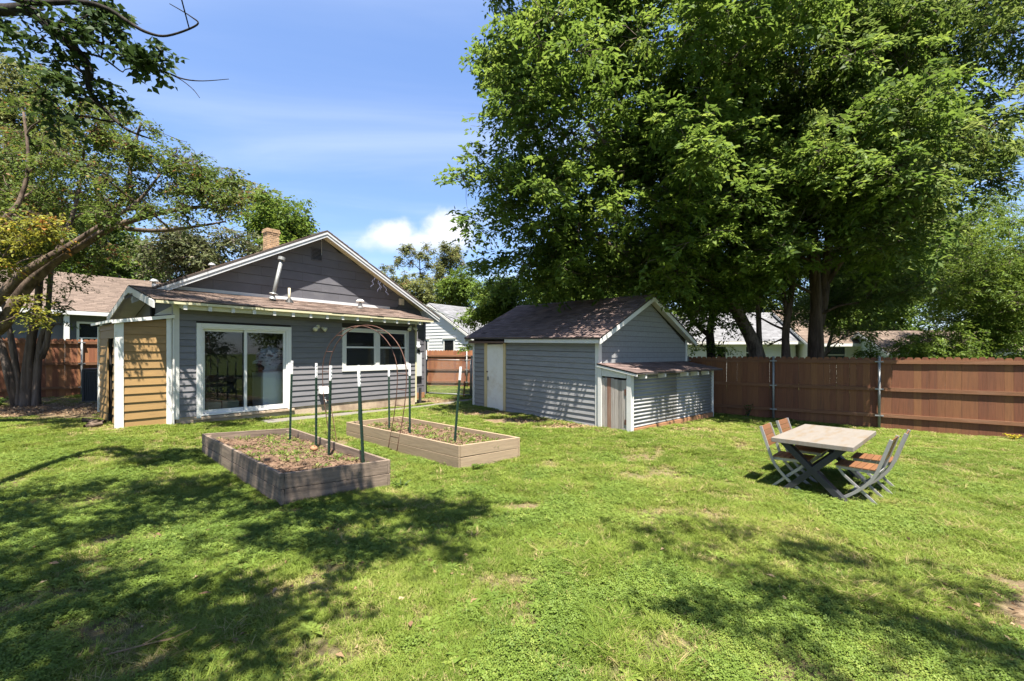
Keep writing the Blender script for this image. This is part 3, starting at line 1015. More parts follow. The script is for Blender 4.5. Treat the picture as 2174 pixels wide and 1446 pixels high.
    fl = p.build("flue_pipe", M["galv"], H, smooth=True)
    a = (b1 - b0).normalized()
    MB().tube([b0 + a * .04, b0 + a * .13], [.10, .062], 14).build("storm_collar", M["galv"], fl)
    MB().tube([b0 + a * .19, b0 + a * .215], [.115, .105], 14).build("collar_ring", M["galv"], fl)
    MB().tube([b1 - a * .02, b1 + a * .01, b1 + a * .012, b1 + a * .10, b1 + a * .102], [.05, .05, .098, .098, .02], 14).build("pipe_cap", M["galv"], fl)
    pv = MB().tube([(2.94, .95, 3.30), (2.94, .95, 3.74)], .034, 12).build("vent_pipe", M["cream_plastic"], H, smooth=True)
    MB().tube([(2.94, .95, 3.31), (2.94, .95, 3.38), (2.94, .95, 3.44)], [.13, .09, .04], 12).build("rubber_boot", M["black"], pv)
    vc = MB().tube([(5.23, .9, 3.30), (5.23, .9, 3.42), (5.23, .9, 3.50)], [.10, .075, .055], 12).build("roof_vent", M["white"], H, smooth=True)
    MB().tube([(5.23, .9, 3.53), (5.23, .9, 3.575), (5.23, .9, 3.62), (5.23, .9, 3.635)], [.135, .13, .08, .01], 12).build("vent_hood", M["white"], vc, smooth=True)
    MB().tube([(5.23, .9, 3.49), (5.23, .9, 3.54)], .035, 8).build("vent_neck", M["black"], vc)
    for u, v_, z0, z1 in ((.62, 4.5, 3.75, 4.06), (2.35, 5.2, 4.62, 4.90)):
        q = MB().tube([(u, v_, z0), (u, v_, z1 - .06)], .05, 10).build("vent_pipe", M["galv"], H)
        MB().tube([(u, v_, z1 - .07), (u, v_, z1)], [.12, .07], 10).build("vent_hood", M["galv"], q)
    # twin floodlights under the eave
    for u, z_ in ((3.28, 2.60), (6.56, 2.735)):
        b = MB().tube([(u, -.012, z_), (u, -.05, z_)], .055, 12).build("floodlight", M["lamp_shell"], H)
        for s in (-1, 1):
            x = u + s * .045
            MB().tube([(x - s * .01, -.05, z_), (x + s * .03, -.085, z_ - .02)], .014, 8).build("swivel_arm", M["galv"], b)
            ax = Vector((s * .55, -.62, -.42)).normalized()
            c0 = Vector((x + s * .03, -.085, z_ - .02))
            MB().tube([c0, c0 + ax * .05, c0 + ax * .11, c0 + ax * .145, c0 + ax * .150], [.030, .036, .062, .066, .012], 12).build("lamp_head", M["lamp_shell"], b, smooth=True)
    # crawl vent flap, faucet, meter, junction box
    MB().hexa([(3.30, -.16, .70), (3.58, -.16, .70), (3.58, -.012, .70), (3.30, -.012, .70), (3.30, -.055, .90), (3.58, -.055, .90), (3.58, -.012, .90), (3.30, -.012, .90)]).build("dryer_hood", M["white"], H, bevel=.01)
    t = MB()
    t.tube([(3.46, .01, .53), (3.46, -.08, .53), (3.47, -.115, .50), (3.47, -.12, .43)], .016, 8)
    fau = t.build("faucet", M["white"], H, smooth=True)
    MB().tube([(3.46, -.07, .555), (3.46, -.07, .60)], .03, 8).build("faucet_handle", M["white"], fau)
    mt = MB().box(8.02, 8.36, V - .11, V - .022, .95, 1.86).build("electric_meter", M["grey_plastic"], H, bevel=.008)
    MB().box(8.06, 8.27, V - .10, V - .022, 1.863, 2.30).build("meter_base", M["grey_plastic"], mt, bevel=.008)
    MB().tube([(8.165, V - .10, 2.10), (8.165, V - .16, 2.10), (8.165, V - .19, 2.10)], [.085, .085, .06], 14).build("meter_dial", M["appliance"], mt, smooth=True)
    MB().box(8.09, 8.25, V - .125, V - .10, 1.88, 1.98).build("meter_cover", M["black"], mt)
    MB().tube([(8.165, V - .06, 2.30), (8.165, V - .06, 3.10)], .022, 8).build("conduit", M["siding"], mt)
    pbox(H, "junction_box", 7.30, 7.50, V - .11, V - .018, 3.66, 3.90, M["cream_plastic"], bevel=.012)
    MB().tube([(7.35, V - .03, 3.68), (7.2, V - .025, 3.52), (7.15, V - .03, 3.42), (7.4, V - .03, 3.36)], .008, 5).build("cable", M["black"], H)
    MB().tube([(4.25, V - .06, 5.50), (4.252, V - .05, 5.0)], .006, 5).build("pull_cord", M["white"], H)
    pbox(H, "skirt_board", 8.0, 8.56, V - .03, V + .01, .05, .30, M["red_wood"])


build_house()


def build_icicle_lights():
    t = thing("icicle_lights", "tangle of pale blue string lights hanging from the right gable edge of the house", "string lights", (*hw(6.2, 1.2), 0), HA)
    r = random.Random(3)
    for k in range(4):
        x = -.22 + k * .13
        z = 4.50 - (x + .22) * .5
        path = []
        for j in range(9):
            path.append((x + math.sin(j * 1.3 + k) * .035 + (j * .02 if k % 2 else -j * .015), -.0 + r.uniform(-.02, .02), z - j * .043))
        w = MB().tube(path, .0022, 4).build("light_wire", M["icicle"], t)
        q = MB()
        for p in path[1:]:
            q.tube([Vector(p) + Vector((0, -.006, .012)), Vector(p) + Vector((0, -.012, -.03))], [.008, .004], 6)
        kind(q.build("bulbs", M["icicle"], w), "stuff")
    for k in range(3):
        MB().tube([(-.1 + k * .12, -.05, 4.62 - k * .06), (.0 + k * .12, -.05, 4.57 - k * .06)], .004, 4).build("light_wire", M["icicle"], t)


build_icicle_lights()


# ------------------------------------------------------------------ things inside the glass door
def build_interior():
    x, y = hw(2.26, .60)
    t = thing("washing_machine", "white washing machine standing just inside the sliding glass door", "washing machine", (x, y, .41), HA)
    w = MB().box(-.33, .40, -.33, .33, .03, .93).build("cabinet", M["appliance"], t, bevel=.02)
    pbox(t, "lid", -.30, .37, -.30, .18, .931, .952, M["appliance"], bevel=.008)
    pbox(t, "control_panel", -.33, .40, .19, .33, .931, 1.04, M["appliance"], bevel=.015)
    MB().box(-.337, -.331, -.24, .20, .12, .84).build("side_panel", M["grey_plastic"], t)
    for a in (-.28, .35):
        for b in (-.28, .28):
            MB().tube([(a, b, 0), (a, b, .035)], .025, 8).build("foot", M["black"], t)
    # laundry: a crumpled heap
    def heap(name, label, cx, cy, cz, rx, ry, rz, mat, seed):
        r = np.random.default_rng(seed)
        nu, nv = 34, 20
        vs, fs = [], []
        ph = r.random((6, 4)) * 6.28
        for j in range(nv + 1):
            th = math.pi * j / nv
            for i in range(nu):
                a = 2 * math.pi * i / nu
                d = 1.0
                for k in range(6):
                    d += .075 * math.sin((k + 1) * a * (1 if k % 2 else 1) + ph[k, 0]) * math.sin((k + 2) * th + ph[k, 1])
                vs.append((rx * d * math.sin(th) * math.cos(a), ry * d * math.sin(th) * math.sin(a), max(-.0, rz * .5 + rz * d * math.cos(th) * .75)))
        for j in range(nv):
            for i in range(nu):
                fs.append((j * nu + i, j * nu + (i + 1) % nu, (j + 1) * nu + (i + 1) % nu, (j + 1) * nu + i))
        ob = MB().add(vs, fs).build(name, mat, None, (cx, cy, cz), (0, 0, HA), smooth=True)
        tag(ob, label, "laundry")
    x, y = hw(2.28, .58)
    heap("laundry_pile", "crumpled striped bedding heaped on top of the washing machine", x, y, 1.365, .38, .28, .50, M["cloth"], 2)
    x, y = hw(1.88, .48)
    heap("black_garment", "black garment hanging over the washing machine corner below the striped bedding", x, y, 1.36, .17, .15, .17, M["black_cloth"], 5)
    x, y = hw(1.05, .62)
    t = thing("floor_cushion", "long pale green cushion lying inside the left half of the glass door", "cushion", (x, y, .41), HA)
    MB().box(-.36, .40, -.16, .16, 0, .24).build("cover", surf("pale green cloth", (.30, .31, .22), .95, .15, 6), t, bevel=.05)
    MB().box(-.02, .0, -.168, .168, -.0, .252).build("seam", M["dark"], t)
    x, y = hw(1.10, 2.3)
    t = thing("bench", "long dark slatted bench deep inside the room behind the glass door", "bench", (x, y, .41), HA)
    for z in (.22, .46):
        pbox(t, "seat_board", -.8, .9, -.2, .12, z, z + .06, M["grey_plastic"])
    for a in (-.75, .85):
        pbox(t, "leg", a - .03, a + .03, -.18, .1, 0, .5, M["dark"])


build_interior()


# ------------------------------------------------------------------ ochre closet built against the left corner
def build_closet():
    C = thing("storage_closet", "mustard yellow lean-to closet with white corner boards beside the grey house", "closet", (HO[0], HO[1], 0), HA)
    u0, u1, dep = -1.03, -.10, 1.70
    yf = .02
    O = M["ochre"]
    bt = lambda u, v: gh(u, v) - .06
    roofz = lambda u: 2.69 + (u - u1) * .165
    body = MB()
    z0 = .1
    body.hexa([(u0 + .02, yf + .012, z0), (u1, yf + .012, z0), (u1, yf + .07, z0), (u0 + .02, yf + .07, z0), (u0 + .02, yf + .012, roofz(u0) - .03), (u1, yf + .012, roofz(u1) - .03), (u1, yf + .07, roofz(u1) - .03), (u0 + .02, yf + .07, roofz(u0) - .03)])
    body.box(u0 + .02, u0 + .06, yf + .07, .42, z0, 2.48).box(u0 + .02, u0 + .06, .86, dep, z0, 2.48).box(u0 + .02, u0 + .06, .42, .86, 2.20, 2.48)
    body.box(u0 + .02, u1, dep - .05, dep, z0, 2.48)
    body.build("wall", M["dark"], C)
    n = 13
    zb = .27
    for i in range(n):
        a, b = zb + i * .180, zb + (i + 1) * .180 - .003  # thin slit over the dark body stands in for the shadow under each lap
        if a > 2.62:
            break
        s0 = u0 + .03
        s1 = u1 - .02
        zt0, zt1 = min(b, roofz(s0) - .02), min(b, roofz(s1) - .02)
        if zt0 <= a + .01:
            s0 = u1 + (a + .03 - 2.67) / .165
            zt0 = a + .012
        pts = [(s0, yf + .01, a), (s1, yf + .01, a), (s1, yf - .018, a), (s0, yf - .018, a), (s0, yf + .01, zt0), (s1, yf + .01, zt1), (s1, yf + .004, zt1), (s0, yf + .004, zt0)]
        if i == 0:
            for j in range(4):
                p = pts[j]
                pts[j] = (p[0], p[1], bt(p[0], 0))
        MB().hexa(pts).build("siding_plank", O, C, center=True)
    # side with the dark doorway: short boards either side, ends ragged
    for i in range(n):
        a, b = zb + .1 + i * .180, zb + .1 + (i + 1) * .180 + .006
        if a > 2.40:
            break
        b = min(b, 2.48)
        e1, e2 = .42 + random.uniform(-.05, .0), .86 + random.uniform(0, .06)
        if a > 2.15:
            plank(C, "siding_plank", O, "y", yf + .06, dep, yf + .06, dep, a, b, u0 + .012, -1, lip=.022)
        else:
            plank(C, "siding_plank", O, "y", yf + .06, e1, yf + .06, e1, a, b, u0 + .012, -1, lip=.022)
            plank(C, "siding_plank", O, "y", e2, dep - .02, e2, dep - .02, a, b, u0 + .012, -1, lip=.022)
    pbar(C, "loose_board", (u0 - .012, .82, .55), (u0 + .0, .90, 2.1), .10, .02, M["ochre"], up=(1, 0, 0))
    cb = M["ochre_white"]
    pbox(C, "corner_board", u0 - .035, u0 + .10, yf - .032, yf - .006, bt(u0, 0), 2.50, cb)
    pbox(C, "corner_board", u0 - .035, u0 - .010, yf - .0055, yf + .06, bt(u0, 0), 2.50, cb)
    pbox(C, "corner_board", u1 - .10, u1 - .005, yf - .032, yf - .004, bt(u1, 0), 2.66, cb)
    pbox(C, "corner_board", u0 - .03, u0 + .005, dep - .02, dep + .05, .5, 2.46, cb)
    # thin roof sloping away from the house, white edge
    e0, e1 = u0 - .10, u1 + .03
    MB().hexa([(e0, yf - .10, roofz(e0) - .02), (e1, yf - .10, roofz(e1) - .02), (e1, dep + .2, roofz(e1) - .02), (e0, dep + .2, roofz(e0) - .02),
               (e0, yf - .10, roofz(e0) + .02), (e1, yf - .10, roofz(e1) + .02), (e1, dep + .2, roofz(e1) + .02), (e0, dep + .2, roofz(e0) + .02)]).build("roof", M["roof_edge"], C)
    MB().hexa([(e0, yf - .125, roofz(e0) - .06), (e1, yf - .125, roofz(e1) - .06), (e1, yf - .10, roofz(e1) - .06), (e0, yf - .10, roofz(e0) - .06),
               (e0, yf - .125, roofz(e0) + .012), (e1, yf - .125, roofz(e1) + .012), (e1, yf - .10, roofz(e1) + .012), (e0, yf - .10, roofz(e0) + .012)]).build("fascia", cb, C)
    pbox(C, "fascia", e0 - .02, e0 + .003, yf - .125, dep + .2, roofz(e0) - .04, roofz(e0) + .012, cb)
    MB().hexa([(u1 - .30, yf + .0, 2.68), (u1 - .0, yf + .0, 2.73), (u1 - .0, yf + .05, 2.73), (u1 - .30, yf + .05, 2.68), (u1 - .29, yf, 2.70), (u1, yf, 2.90), (u1, yf + .05, 2.90), (u1 - .29, yf + .05, 2.70)]).build("gusset", M["white"], C)
    # old downspout between closet and house
    MB().tube([(-.092, -.07, 2.6), (-.092, -.07, .72), (-.11, -.10, .52), (-.09, -.07, .22)], .022, 4).build("downspout", M["white"], C)


build_closet()


def build_ac():
    x, y = -12.45, 13.65
    z = g1(x, y) - .03
    t = thing("air_conditioner", "charcoal outdoor air conditioner unit on the ground left of the mustard closet", "air conditioner", (x, y, z), RAD(28))
    pbox(t, "pad", -.48, .48, -.48, .48, 0, .06, M["concrete"])
    pbox(t, "casing", -.40, .40, -.40, .40, .06, .98, M["ac"])
    for a in range(20):
        p = -.38 + a * .04
        pbox(t, "louvre", p - .006, p + .006, -.418, -.40, .10, .93, M["ac"])
        pbox(t, "louvre", -.418, -.40, p - .006, p + .006, .10, .93, M["ac"])
    pbox(t, "lid", -.43, .43, -.43, .43, .98, 1.02, M["ac"], bevel=.01)
    for s in (-.41, .41):
        for r in (-.41, .41):
            pbox(t, "corner_post", s - .02, s + .02, r - .02, r + .02, .06, .98, M["ac"])


build_ac()

# ------------------------------------------------------------------ shed
SO, SA = (2.112, 10.906), RAD(130.23)
SUX, SUY = math.cos(SA), math.sin(SA)


def sw(u, v):
    return SO[0] + u * SUX - v * SUY, SO[1] + u * SUY + v * SUX


def gs(u, v):
    return g1(*sw(u, v))


def build_shed():
    T = thing("garden_shed", "grey lap sided shed with narrow white door and red brown shingle roof", "shed", (SO[0], SO[1], 0), SA)
    P, Wt = M["shed_siding"], M["white"]
    k = .025
    Ls, Wd = 5.27, 4.23
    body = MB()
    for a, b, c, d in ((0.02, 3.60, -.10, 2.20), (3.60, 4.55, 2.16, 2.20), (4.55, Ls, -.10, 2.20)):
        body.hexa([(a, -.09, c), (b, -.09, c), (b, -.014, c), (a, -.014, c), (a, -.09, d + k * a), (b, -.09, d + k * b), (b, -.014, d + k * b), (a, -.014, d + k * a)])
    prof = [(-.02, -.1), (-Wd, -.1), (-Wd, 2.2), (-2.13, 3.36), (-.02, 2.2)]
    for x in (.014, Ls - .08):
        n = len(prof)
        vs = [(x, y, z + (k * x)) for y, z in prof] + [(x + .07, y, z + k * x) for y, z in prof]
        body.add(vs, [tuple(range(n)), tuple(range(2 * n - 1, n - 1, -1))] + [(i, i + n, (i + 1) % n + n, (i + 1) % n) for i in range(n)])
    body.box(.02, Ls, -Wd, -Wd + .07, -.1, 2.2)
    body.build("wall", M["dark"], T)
    n = 15
    z0 = .03
    hg = (2.16 - z0) / n
    for i in range(n):
        a, b = z0 + i * hg, z0 + (i + 1) * hg - .006  # slit between boards lets the dark body act as the lap shadow
        for s0, s1 in ((.03, 3.545), (4.62, Ls - .06)):
            j = random.uniform(-.002, .002)
            pts = []
            for zz, off in ((a, .028), (b, .004)):
                for s, o in ((s0, -.012), (s1, -.012), (s1, off - .008), (s0, off - .008)):
                    w = i / n
                    pts.append((s, o, zz + j + s * (k * (.35 + .65 * w))))
            MB().hexa(pts).build("siding_plank", P, T, center=True)
    pbox(T, "skirt", .05, 3.5, -.02, -.002, -.10, .05, M["concrete"])
    # gable end towards the lawn
    zt = lambda y: 3.30 - abs(y + 2.13) * .575
    i = 0
    while True:
        a, b = .03 + i * .142, .03 + (i + 1) * .142 - .006  # same slit here: dark body seen as the shadow beneath each board
        if a > 3.2:
            break
        b = min(b, 3.28)
        def lim(z):
            d = (3.30 - z) / .575
            return max(-Wd + .06, -2.13 - d), min(-.06, -2.13 + d)
        l0, r0 = lim(a)
        l1, r1 = lim(b)
        if r1 - l1 < .02:
            break
        plank(T, "gable_plank", P, "y", l0, r0, l1, r1, a, b, .010, -1, lip=.018)
        i += 1
    # corner boards
    for y0, y1 in ((-.028, .012),):
        pbox(T, "corner_board", -.03, .075, .0, .026, -.05, 2.14, Wt)
        pbox(T, "corner_board", -.030, -.004, -.10, -.002, -.05, 2.20, Wt)
    pbox(T, "corner_board", -.030, -.004, -Wd - .01, -Wd + .08, .0, 2.25, Wt)
    pbox(T, "corner_board", Ls - .075, Ls + .02, .0, .024, 0.02, 2.28, Wt)
    # door, out of true, with unpainted casing
    d = MB().box(3.66, 4.48, -.02, .022, .02, 2.13)
    D = d.build("door", M["door_white"], T, bevel=.004)
    for zz in (.25, 1.05, 1.85):
        pass
    pbox(D, "handle", 4.40, 4.44, .022, .06, .98, 1.10, M["galv"], bevel=.006)
    pbox(D, "latch", 4.44, 4.50, .022, .04, 1.24, 1.28, M["rust"])
    pbox(T, "door_casing", 3.545, 3.66, .0, .034, .0, 2.16, M["bare_wood"])
    pbox(T, "door_casing", 4.48, 4.62, .0, .034, .02, 2.18, M["bare_wood"])
    pbox(T, "door_sill", 3.56, 4.60, .0, .10, -.06, .018, M["brown_board"])
    MB().hexa([(3.42, .0, 2.165), (5.34, .0, 2.20), (5.34, .16, 2.18), (3.42, .16, 2.145), (3.42, .0, 2.235), (5.34, .0, 2.28), (5.34, .165, 2.25), (3.42, .165, 2.205)]).build("drip_board", M["brown_board"], T)
    MB().hexa([(-.16, .155, 2.085), (3.41, .155, 2.085 + k * 3.41), (3.41, .18, 2.085 + k * 3.41), (-.16, .18, 2.085), (-.16, .155, 2.205), (3.41, .155, 2.205 + k * 3.41), (3.41, .18, 2.205 + k * 3.41), (-.16, .18, 2.205)]).build("fascia", Wt, T)
    # roof: two slopes of shingles
    x0, x1 = -.21, 5.52
    for e, s in (((.20, 2.222), 9), ((-4.46, 2.222), 10)):
        r = (-2.13, 3.425)
        slab(T, "roof", M["roof_edge"], x0, x1, e, r, .035, shear=k)
        shingle_roof(T, M["shed_shingle"], x0 - .01, x1 + .01, (e[0], e[1] + .003), (r[0], r[1] + .006), .135, .24, shear=k, seed=s)
    mb = MB()
    mb.hexa([(x0, -2.24, 3.385 + k * x0), (x1, -2.24, 3.385 + k * x1), (x1, -2.13, 3.455 + k * x1), (x0, -2.13, 3.455 + k * x0), (x0, -2.24, 3.40 + k * x0), (x1, -2.24, 3.40 + k * x1), (x1, -2.13, 3.468 + k * x1), (x0, -2.13, 3.468 + k * x0)])
    mb.hexa([(x0, -2.02, 3.385 + k * x0), (x1, -2.02, 3.385 + k * x1), (x1, -2.13, 3.455 + k * x1), (x0, -2.13, 3.455 + k * x0), (x0, -2.02, 3.40 + k * x0), (x1, -2.02, 3.40 + k * x1), (x1, -2.13, 3.468 + k * x1), (x0, -2.13, 3.468 + k * x0)], .2)
    mb.build("ridge_cap", M["shed_shingle"], T)
    # rake boards and soffit on the near gable and far gable
    for xa, xb in ((-.222, -.19), (5.49, 5.53)):
        for e in ((.19, 2.222), (-4.45, 2.222)):
            r = (-2.13, 3.425)
            sh = k * xa
            MB().hexa([(xa, e[0], e[1] - .15 + sh), (xa, r[0], r[1] - .15 + sh), (xb, r[0], r[1] - .15 + sh), (xb, e[0], e[1] - .15 + sh),
                       (xa, e[0], e[1] - .036 + sh), (xa, r[0], r[1] - .036 + sh), (xb, r[0], r[1] - .036 + sh), (xb, e[0], e[1] - .036 + sh)]).build("rake_board", Wt, T)
    for e in ((.16, 2.20), (-4.42, 2.20)):
        slab(T, "soffit", M["white"], -.19, .01, (e[0], e[1] - .05), (-2.13, 3.35), .015)


build_shed()


def build_leanto():
    T = thing("corrugated_lean_to", "low lean-to of corrugated metal with weathered plank door against the shed gable", "lean-to", (SO[0], SO[1], 0), SA)
    Wt = M["white"]
    u1, far = -.95, -3.88
    # posts and header of the door side
    zb = gs(-.5, 0) - .06
    pbox(T, "post", -.135, -.035, .004, .06, zb, 1.53, Wt)
    pbox(T, "post", u1 - .03, u1 + .09, -.06, .055, zb, 1.36, Wt)
    MB().hexa([(-.84, .0, 1.27), (-.135, .0, 1.30), (-.135, .045, 1.30), (-.84, .045, 1.27), (-.84, .0, 1.40), (-.135, .0, 1.535), (-.135, .045, 1.535), (-.84, .045, 1.40)]).build("header_board", Wt, T)
    # plank door: seven uneven boards
    D = thing_part("door", T)
    xs = [-.14, -.225, -.30, -.405, -.50, -.605, -.715, -.855]
    for i in range(7):
        a, b = xs[i + 1], xs[i]
        m = M["red_board"] if i == 2 else M["grey_board"]
        ja, jb = random.uniform(-.02, .02), random.uniform(-.012, .012)
        pbox(D, "board", a + .006, b - .002, .006, .030 + random.uniform(0, .006), zb + .06 + ja, 1.265 + jb - (i * .006), m, bevel=.003)
    pbox(D, "hinge", -.862, -.80, .038, .048, .88, 1.02, M["rust"])
    pbox(D, "hinge", -.862, -.80, .038, .048, .20, .32, M["rust"])
    # corrugated sheet: sine profile running horizontally
    mb = MB()
    n = 14 * 10
    zlo, zhi = .12, 1.35
    for s0, s1 in ((-.03, -2.02), (-1.98, -3.86)):
        vs, fs = [], []
        for i in range(n + 1):
            w = i / n
            off = .014 * math.sin(w * 14 * 2 * math.pi) + (.002 if s0 < -1 else 0)
            for y in (s0, s1):
                z = zlo + (zhi - zlo) * w
                z += (y / far) * (.05 * (1 - w) - .02 * w)
                vs.append((u1 - off, y, z))
        for i in range(n):
            fs.append((2 * i, 2 * i + 1, 2 * i + 3, 2 * i + 2))
        sh = MB().add(vs, fs).build("corrugated_sheet", M["steel_sheet"], T, smooth=True)
        sm = sh.modifiers.new("thickness", "SOLIDIFY")
        sm.thickness = .0015
    pbox(T, "end_post", u1 - .03, u1 + .03, far - .06, far, .0, 1.40, Wt)
    MB().hexa([(u1 - .045, -.06, -.12), (u1 + .01, -.06, -.12), (u1 + .01, far, -.12), (u1 - .045, far, -.12), (u1 - .045, -.06, .115), (u1 + .01, -.06, .115), (u1 + .01, far, .17), (u1 - .045, far, .17)]).build("skirting_board", M["red_wood"], T)
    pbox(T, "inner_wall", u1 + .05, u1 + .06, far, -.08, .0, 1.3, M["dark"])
    # roof
    e, r = (-1.17, 1.40), (-.03, 1.60)
    slab(T, "roof", M["roof_edge"], far - .20, .10, e, r, .03, axis="y")
    shingle_roof(T, M["shed_shingle"], far - .21, .11, (e[0], e[1] + .003), (r[0], r[1] + .004), .15, .32, axis="y", seed=21)
    MB().hexa([(e[0], .075, e[1] - .075), (r[0], .075, r[1] - .075), (r[0], .10, r[1] - .075), (e[0], .10, e[1] - .075), (e[0], .075, e[1] - .03), (r[0], .075, r[1] - .03), (r[0], .10, r[1] - .03), (e[0], .10, e[1] - .03)]).build("fascia", Wt, T)
    for y in (-.30, -1.12, -2.18, -2.72, -3.3):
        MB().hexa([(-1.15, y - .03, 1.275), (-1.15, y + .03, 1.275), (u1, y + .03, 1.245), (u1, y - .03, 1.245), (-1.15, y - .03, 1.352), (-1.15, y + .03, 1.352), (u1, y + .03, 1.40), (u1, y - .03, 1.40)]).build("rafter_tail", Wt, T, center=True)


def thing_part(name, parent):
    o = bpy.data.objects.new(name, None)
    COL.objects.link(o)
    o.parent = parent
    return o


build_leanto()


# ------------------------------------------------------------------ fences
def build_fence(name, label, P0, ang, length, posts, top, pitch, mat, rails, seed, base_off=0.0, near=True, post_h=None, slope=0.0):
    """Dog-eared cedar pickets on the far side of three rails, steel posts on the near side. local +y points away."""
    T = thing(name, label, "fence", (P0[0], P0[1], 0), ang)
    ca, sa = math.cos(ang), math.sin(ang)
    r = random.Random(seed)
    n = int(length / pitch)
    w = pitch - .001
    meshes = []
    for j in range(6):
        ww = w * r.uniform(.992, 1.0)
        hh = 1.0
        c = .028
        me = MB()
        pr = [(-ww / 2, 0), (ww / 2, 0), (ww / 2, hh - c), (ww / 2 - c, hh), (-ww / 2 + c, hh), (-ww / 2, hh - c)]
        vs = [(x, 0, z) for x, z in pr] + [(x, .016, z) for x, z in pr]
        me.add(vs, [tuple(range(6)), tuple(range(11, 5, -1))] + [(i, i + 6, (i + 1) % 6 + 6, (i + 1) % 6) for i in range(6)])
        m = bpy.data.meshes.new("picket")
        m.from_pydata(me.v, [], me.f)
        m.materials.append(mat)
        meshes.append(m)
    for i in range(n):
        x = (i + .5) * pitch
        gx, gy = P0[0] + ca * x, P0[1] + sa * x
        zb = g1(gx, gy) + .01 + base_off
        zt = top + slope * x + r.uniform(-.012, .012)
        o = bpy.data.objects.new("picket", meshes[r.randrange(6)])
        COL.objects.link(o)
        o.parent = T
        o.location = (x + r.uniform(-.0006, .0006), .03 + r.uniform(0, .004), zb)
        o.scale = (1, 1, zt - zb)
        o.rotation_euler = (0, r.uniform(-.0012, .0012), 0)
    cuts = [0] + [p for p in posts if 0 < p < length] + [length]
    for zr in rails:
        for a, b in zip(cuts[:-1], cuts[1:]):
            pbar(T, "rail", (a + .004, .008, zr + slope * a + r.uniform(-.008, .008)), (b - .004, .008, zr + slope * b + r.uniform(-.008, .008)), .040, .089, M["fence_rail"])
    for p in posts:
        gx, gy = P0[0] + ca * p, P0[1] + sa * p
        zb = g1(gx, gy) - .05
        zt = top - .01 + slope * p
        q = MB().tube([(p, -.045, zb), (p, -.045, zt)], .030, 10).build("post", M["galv"], T, smooth=True)
        MB().tube([(p, -.045, zt), (p, -.045, zt + .02), (p, -.045, zt + .03)], [.034, .03, .012], 10).build("cap", M["galv"], q)
        for zr in rails:
            pbox(q, "bracket", p - .085, p + .085, -.075, -.0125, zr - .014 + slope * p, zr + .014 + slope * p, M["galv"])
    return T


FA = RAD(-34.72)
FC, FS = math.cos(FA), math.sin(FA)
FP = (6.22 - 4.2 * FC, 13.7 - 4.2 * FS)
build_fence("wooden_fence", "long brown picket fence on steel posts behind the garden table", FP, FA, 22.4,
            [4.2 - 3.10, 4.2 - .76, 4.2 + 1.579, 4.2 + 3.93, 4.2 + 6.78, 4.2 + 9.1, 4.2 + 11.0, 4.2 + 13.4, 4.2 + 15.8, 4.2 + 18.1], 1.745, .142, M["fence"], (1.63, .93, .25), 8)
LA = RAD(51.84)
LP = (-14.16 - 4.4 * math.cos(LA), 14.5 - 4.4 * math.sin(LA))
build_fence("wooden_fence", "reddish brown picket fence behind the multi-trunk tree at the left", LP, LA, 6.6, [4.4 - 1.9, 4.4 + .10, 4.4 + 1.95], 2.31, .142, M["left_fence"], (2.20, 1.51, .74), 9)
build_fence("wooden_fence", "short reddish picket fence seen through the chain-link gate", (-6.2, 22.6), RAD(-4), 5.6, [1.9, 3.95], 2.0, .142, M["left_fence"], (1.72, 1.02, .4), 10)


def build_gate():
    A, B = (-3.66, 18.8), (-1.62, 17.85)
    ang = math.atan2(B[1] - A[1], B[0] - A[0])
    L = math.hypot(B[0] - A[0], B[1] - A[1])
    z = g1(*A)
    T = thing("chain_link_gate", "galvanised chain-link gate between the house corner and the shed", "gate", (A[0], A[1], z), ang)
    for x, h in ((0, 1.56), (L, 1.58)):
        q = MB().tube([(x, 0, -.05), (x, 0, h)], .032, 10).build("gate_post", M["galv"], T, smooth=True)
        MB().tube([(x, 0, h), (x, 0, h + .03), (x, 0, h + .07)], [.04, .04, .01], 10).build("cap", M["galv"], q, smooth=True)
    f = MB()
    for a, b in (((.06, 0, 1.47), (L - .06, 0, 1.47)), ((.06, 0, .08), (L - .06, 0, .08)), ((.06, 0, .08), (.06, 0, 1.47)), ((L - .06, 0, .08), (L - .06, 0, 1.47))):
        f.tube([a, b], .021, 8)
    f.build("gate_frame", M["galv"], T, smooth=True)
    m = MB()
    h, x0, x1, z0, z1 = .062, .08, L - .08, .09, 1.45
    s = x0 - (z1 - z0)
    while s < x1:
        for sg in (1, -1):
            a, b = s, s + (z1 - z0)
            za, zb_ = (z0, z1) if sg == 1 else (z1, z0)
            if a < x0:
                za += sg * (x0 - a); a = x0
            if b > x1:
                zb_ -= sg * (b - x1); b = x1
            if b - a > .02:
                m.bar((a, sg * .002, za), (b, sg * .002, zb_), .0034, .0034)
        s += h
    kind(m.build("chain_link_mesh", M["galv"], T), "stuff")
    MB().tube([(L - .35, -.03, .0), (L - .30, -.03, .62)], .03, 6).build("stop_post", M["rust"], T)
    x, y = -3.35, 16.2
    t = MB().tube([(0, 0, -.05), (0.01, 0, .55)], [.055, .05], 10).build("post_stub", M["grey_board"], None, (x, y, g1(x, y)))
    tag(t, "short weathered wooden post stub near the house corner by the gate", "post")
    t = MB().tube([(0, 0, -.05), (0.02, 0, 1.0)], [.028, .026], 8).build("rusty_pipe", M["rust"], None, (-1.33, 15.25, g1(-1.33, 15.25)))
    tag(t, "rusty upright pipe standing at the left corner of the shed", "pipe")


build_gate()


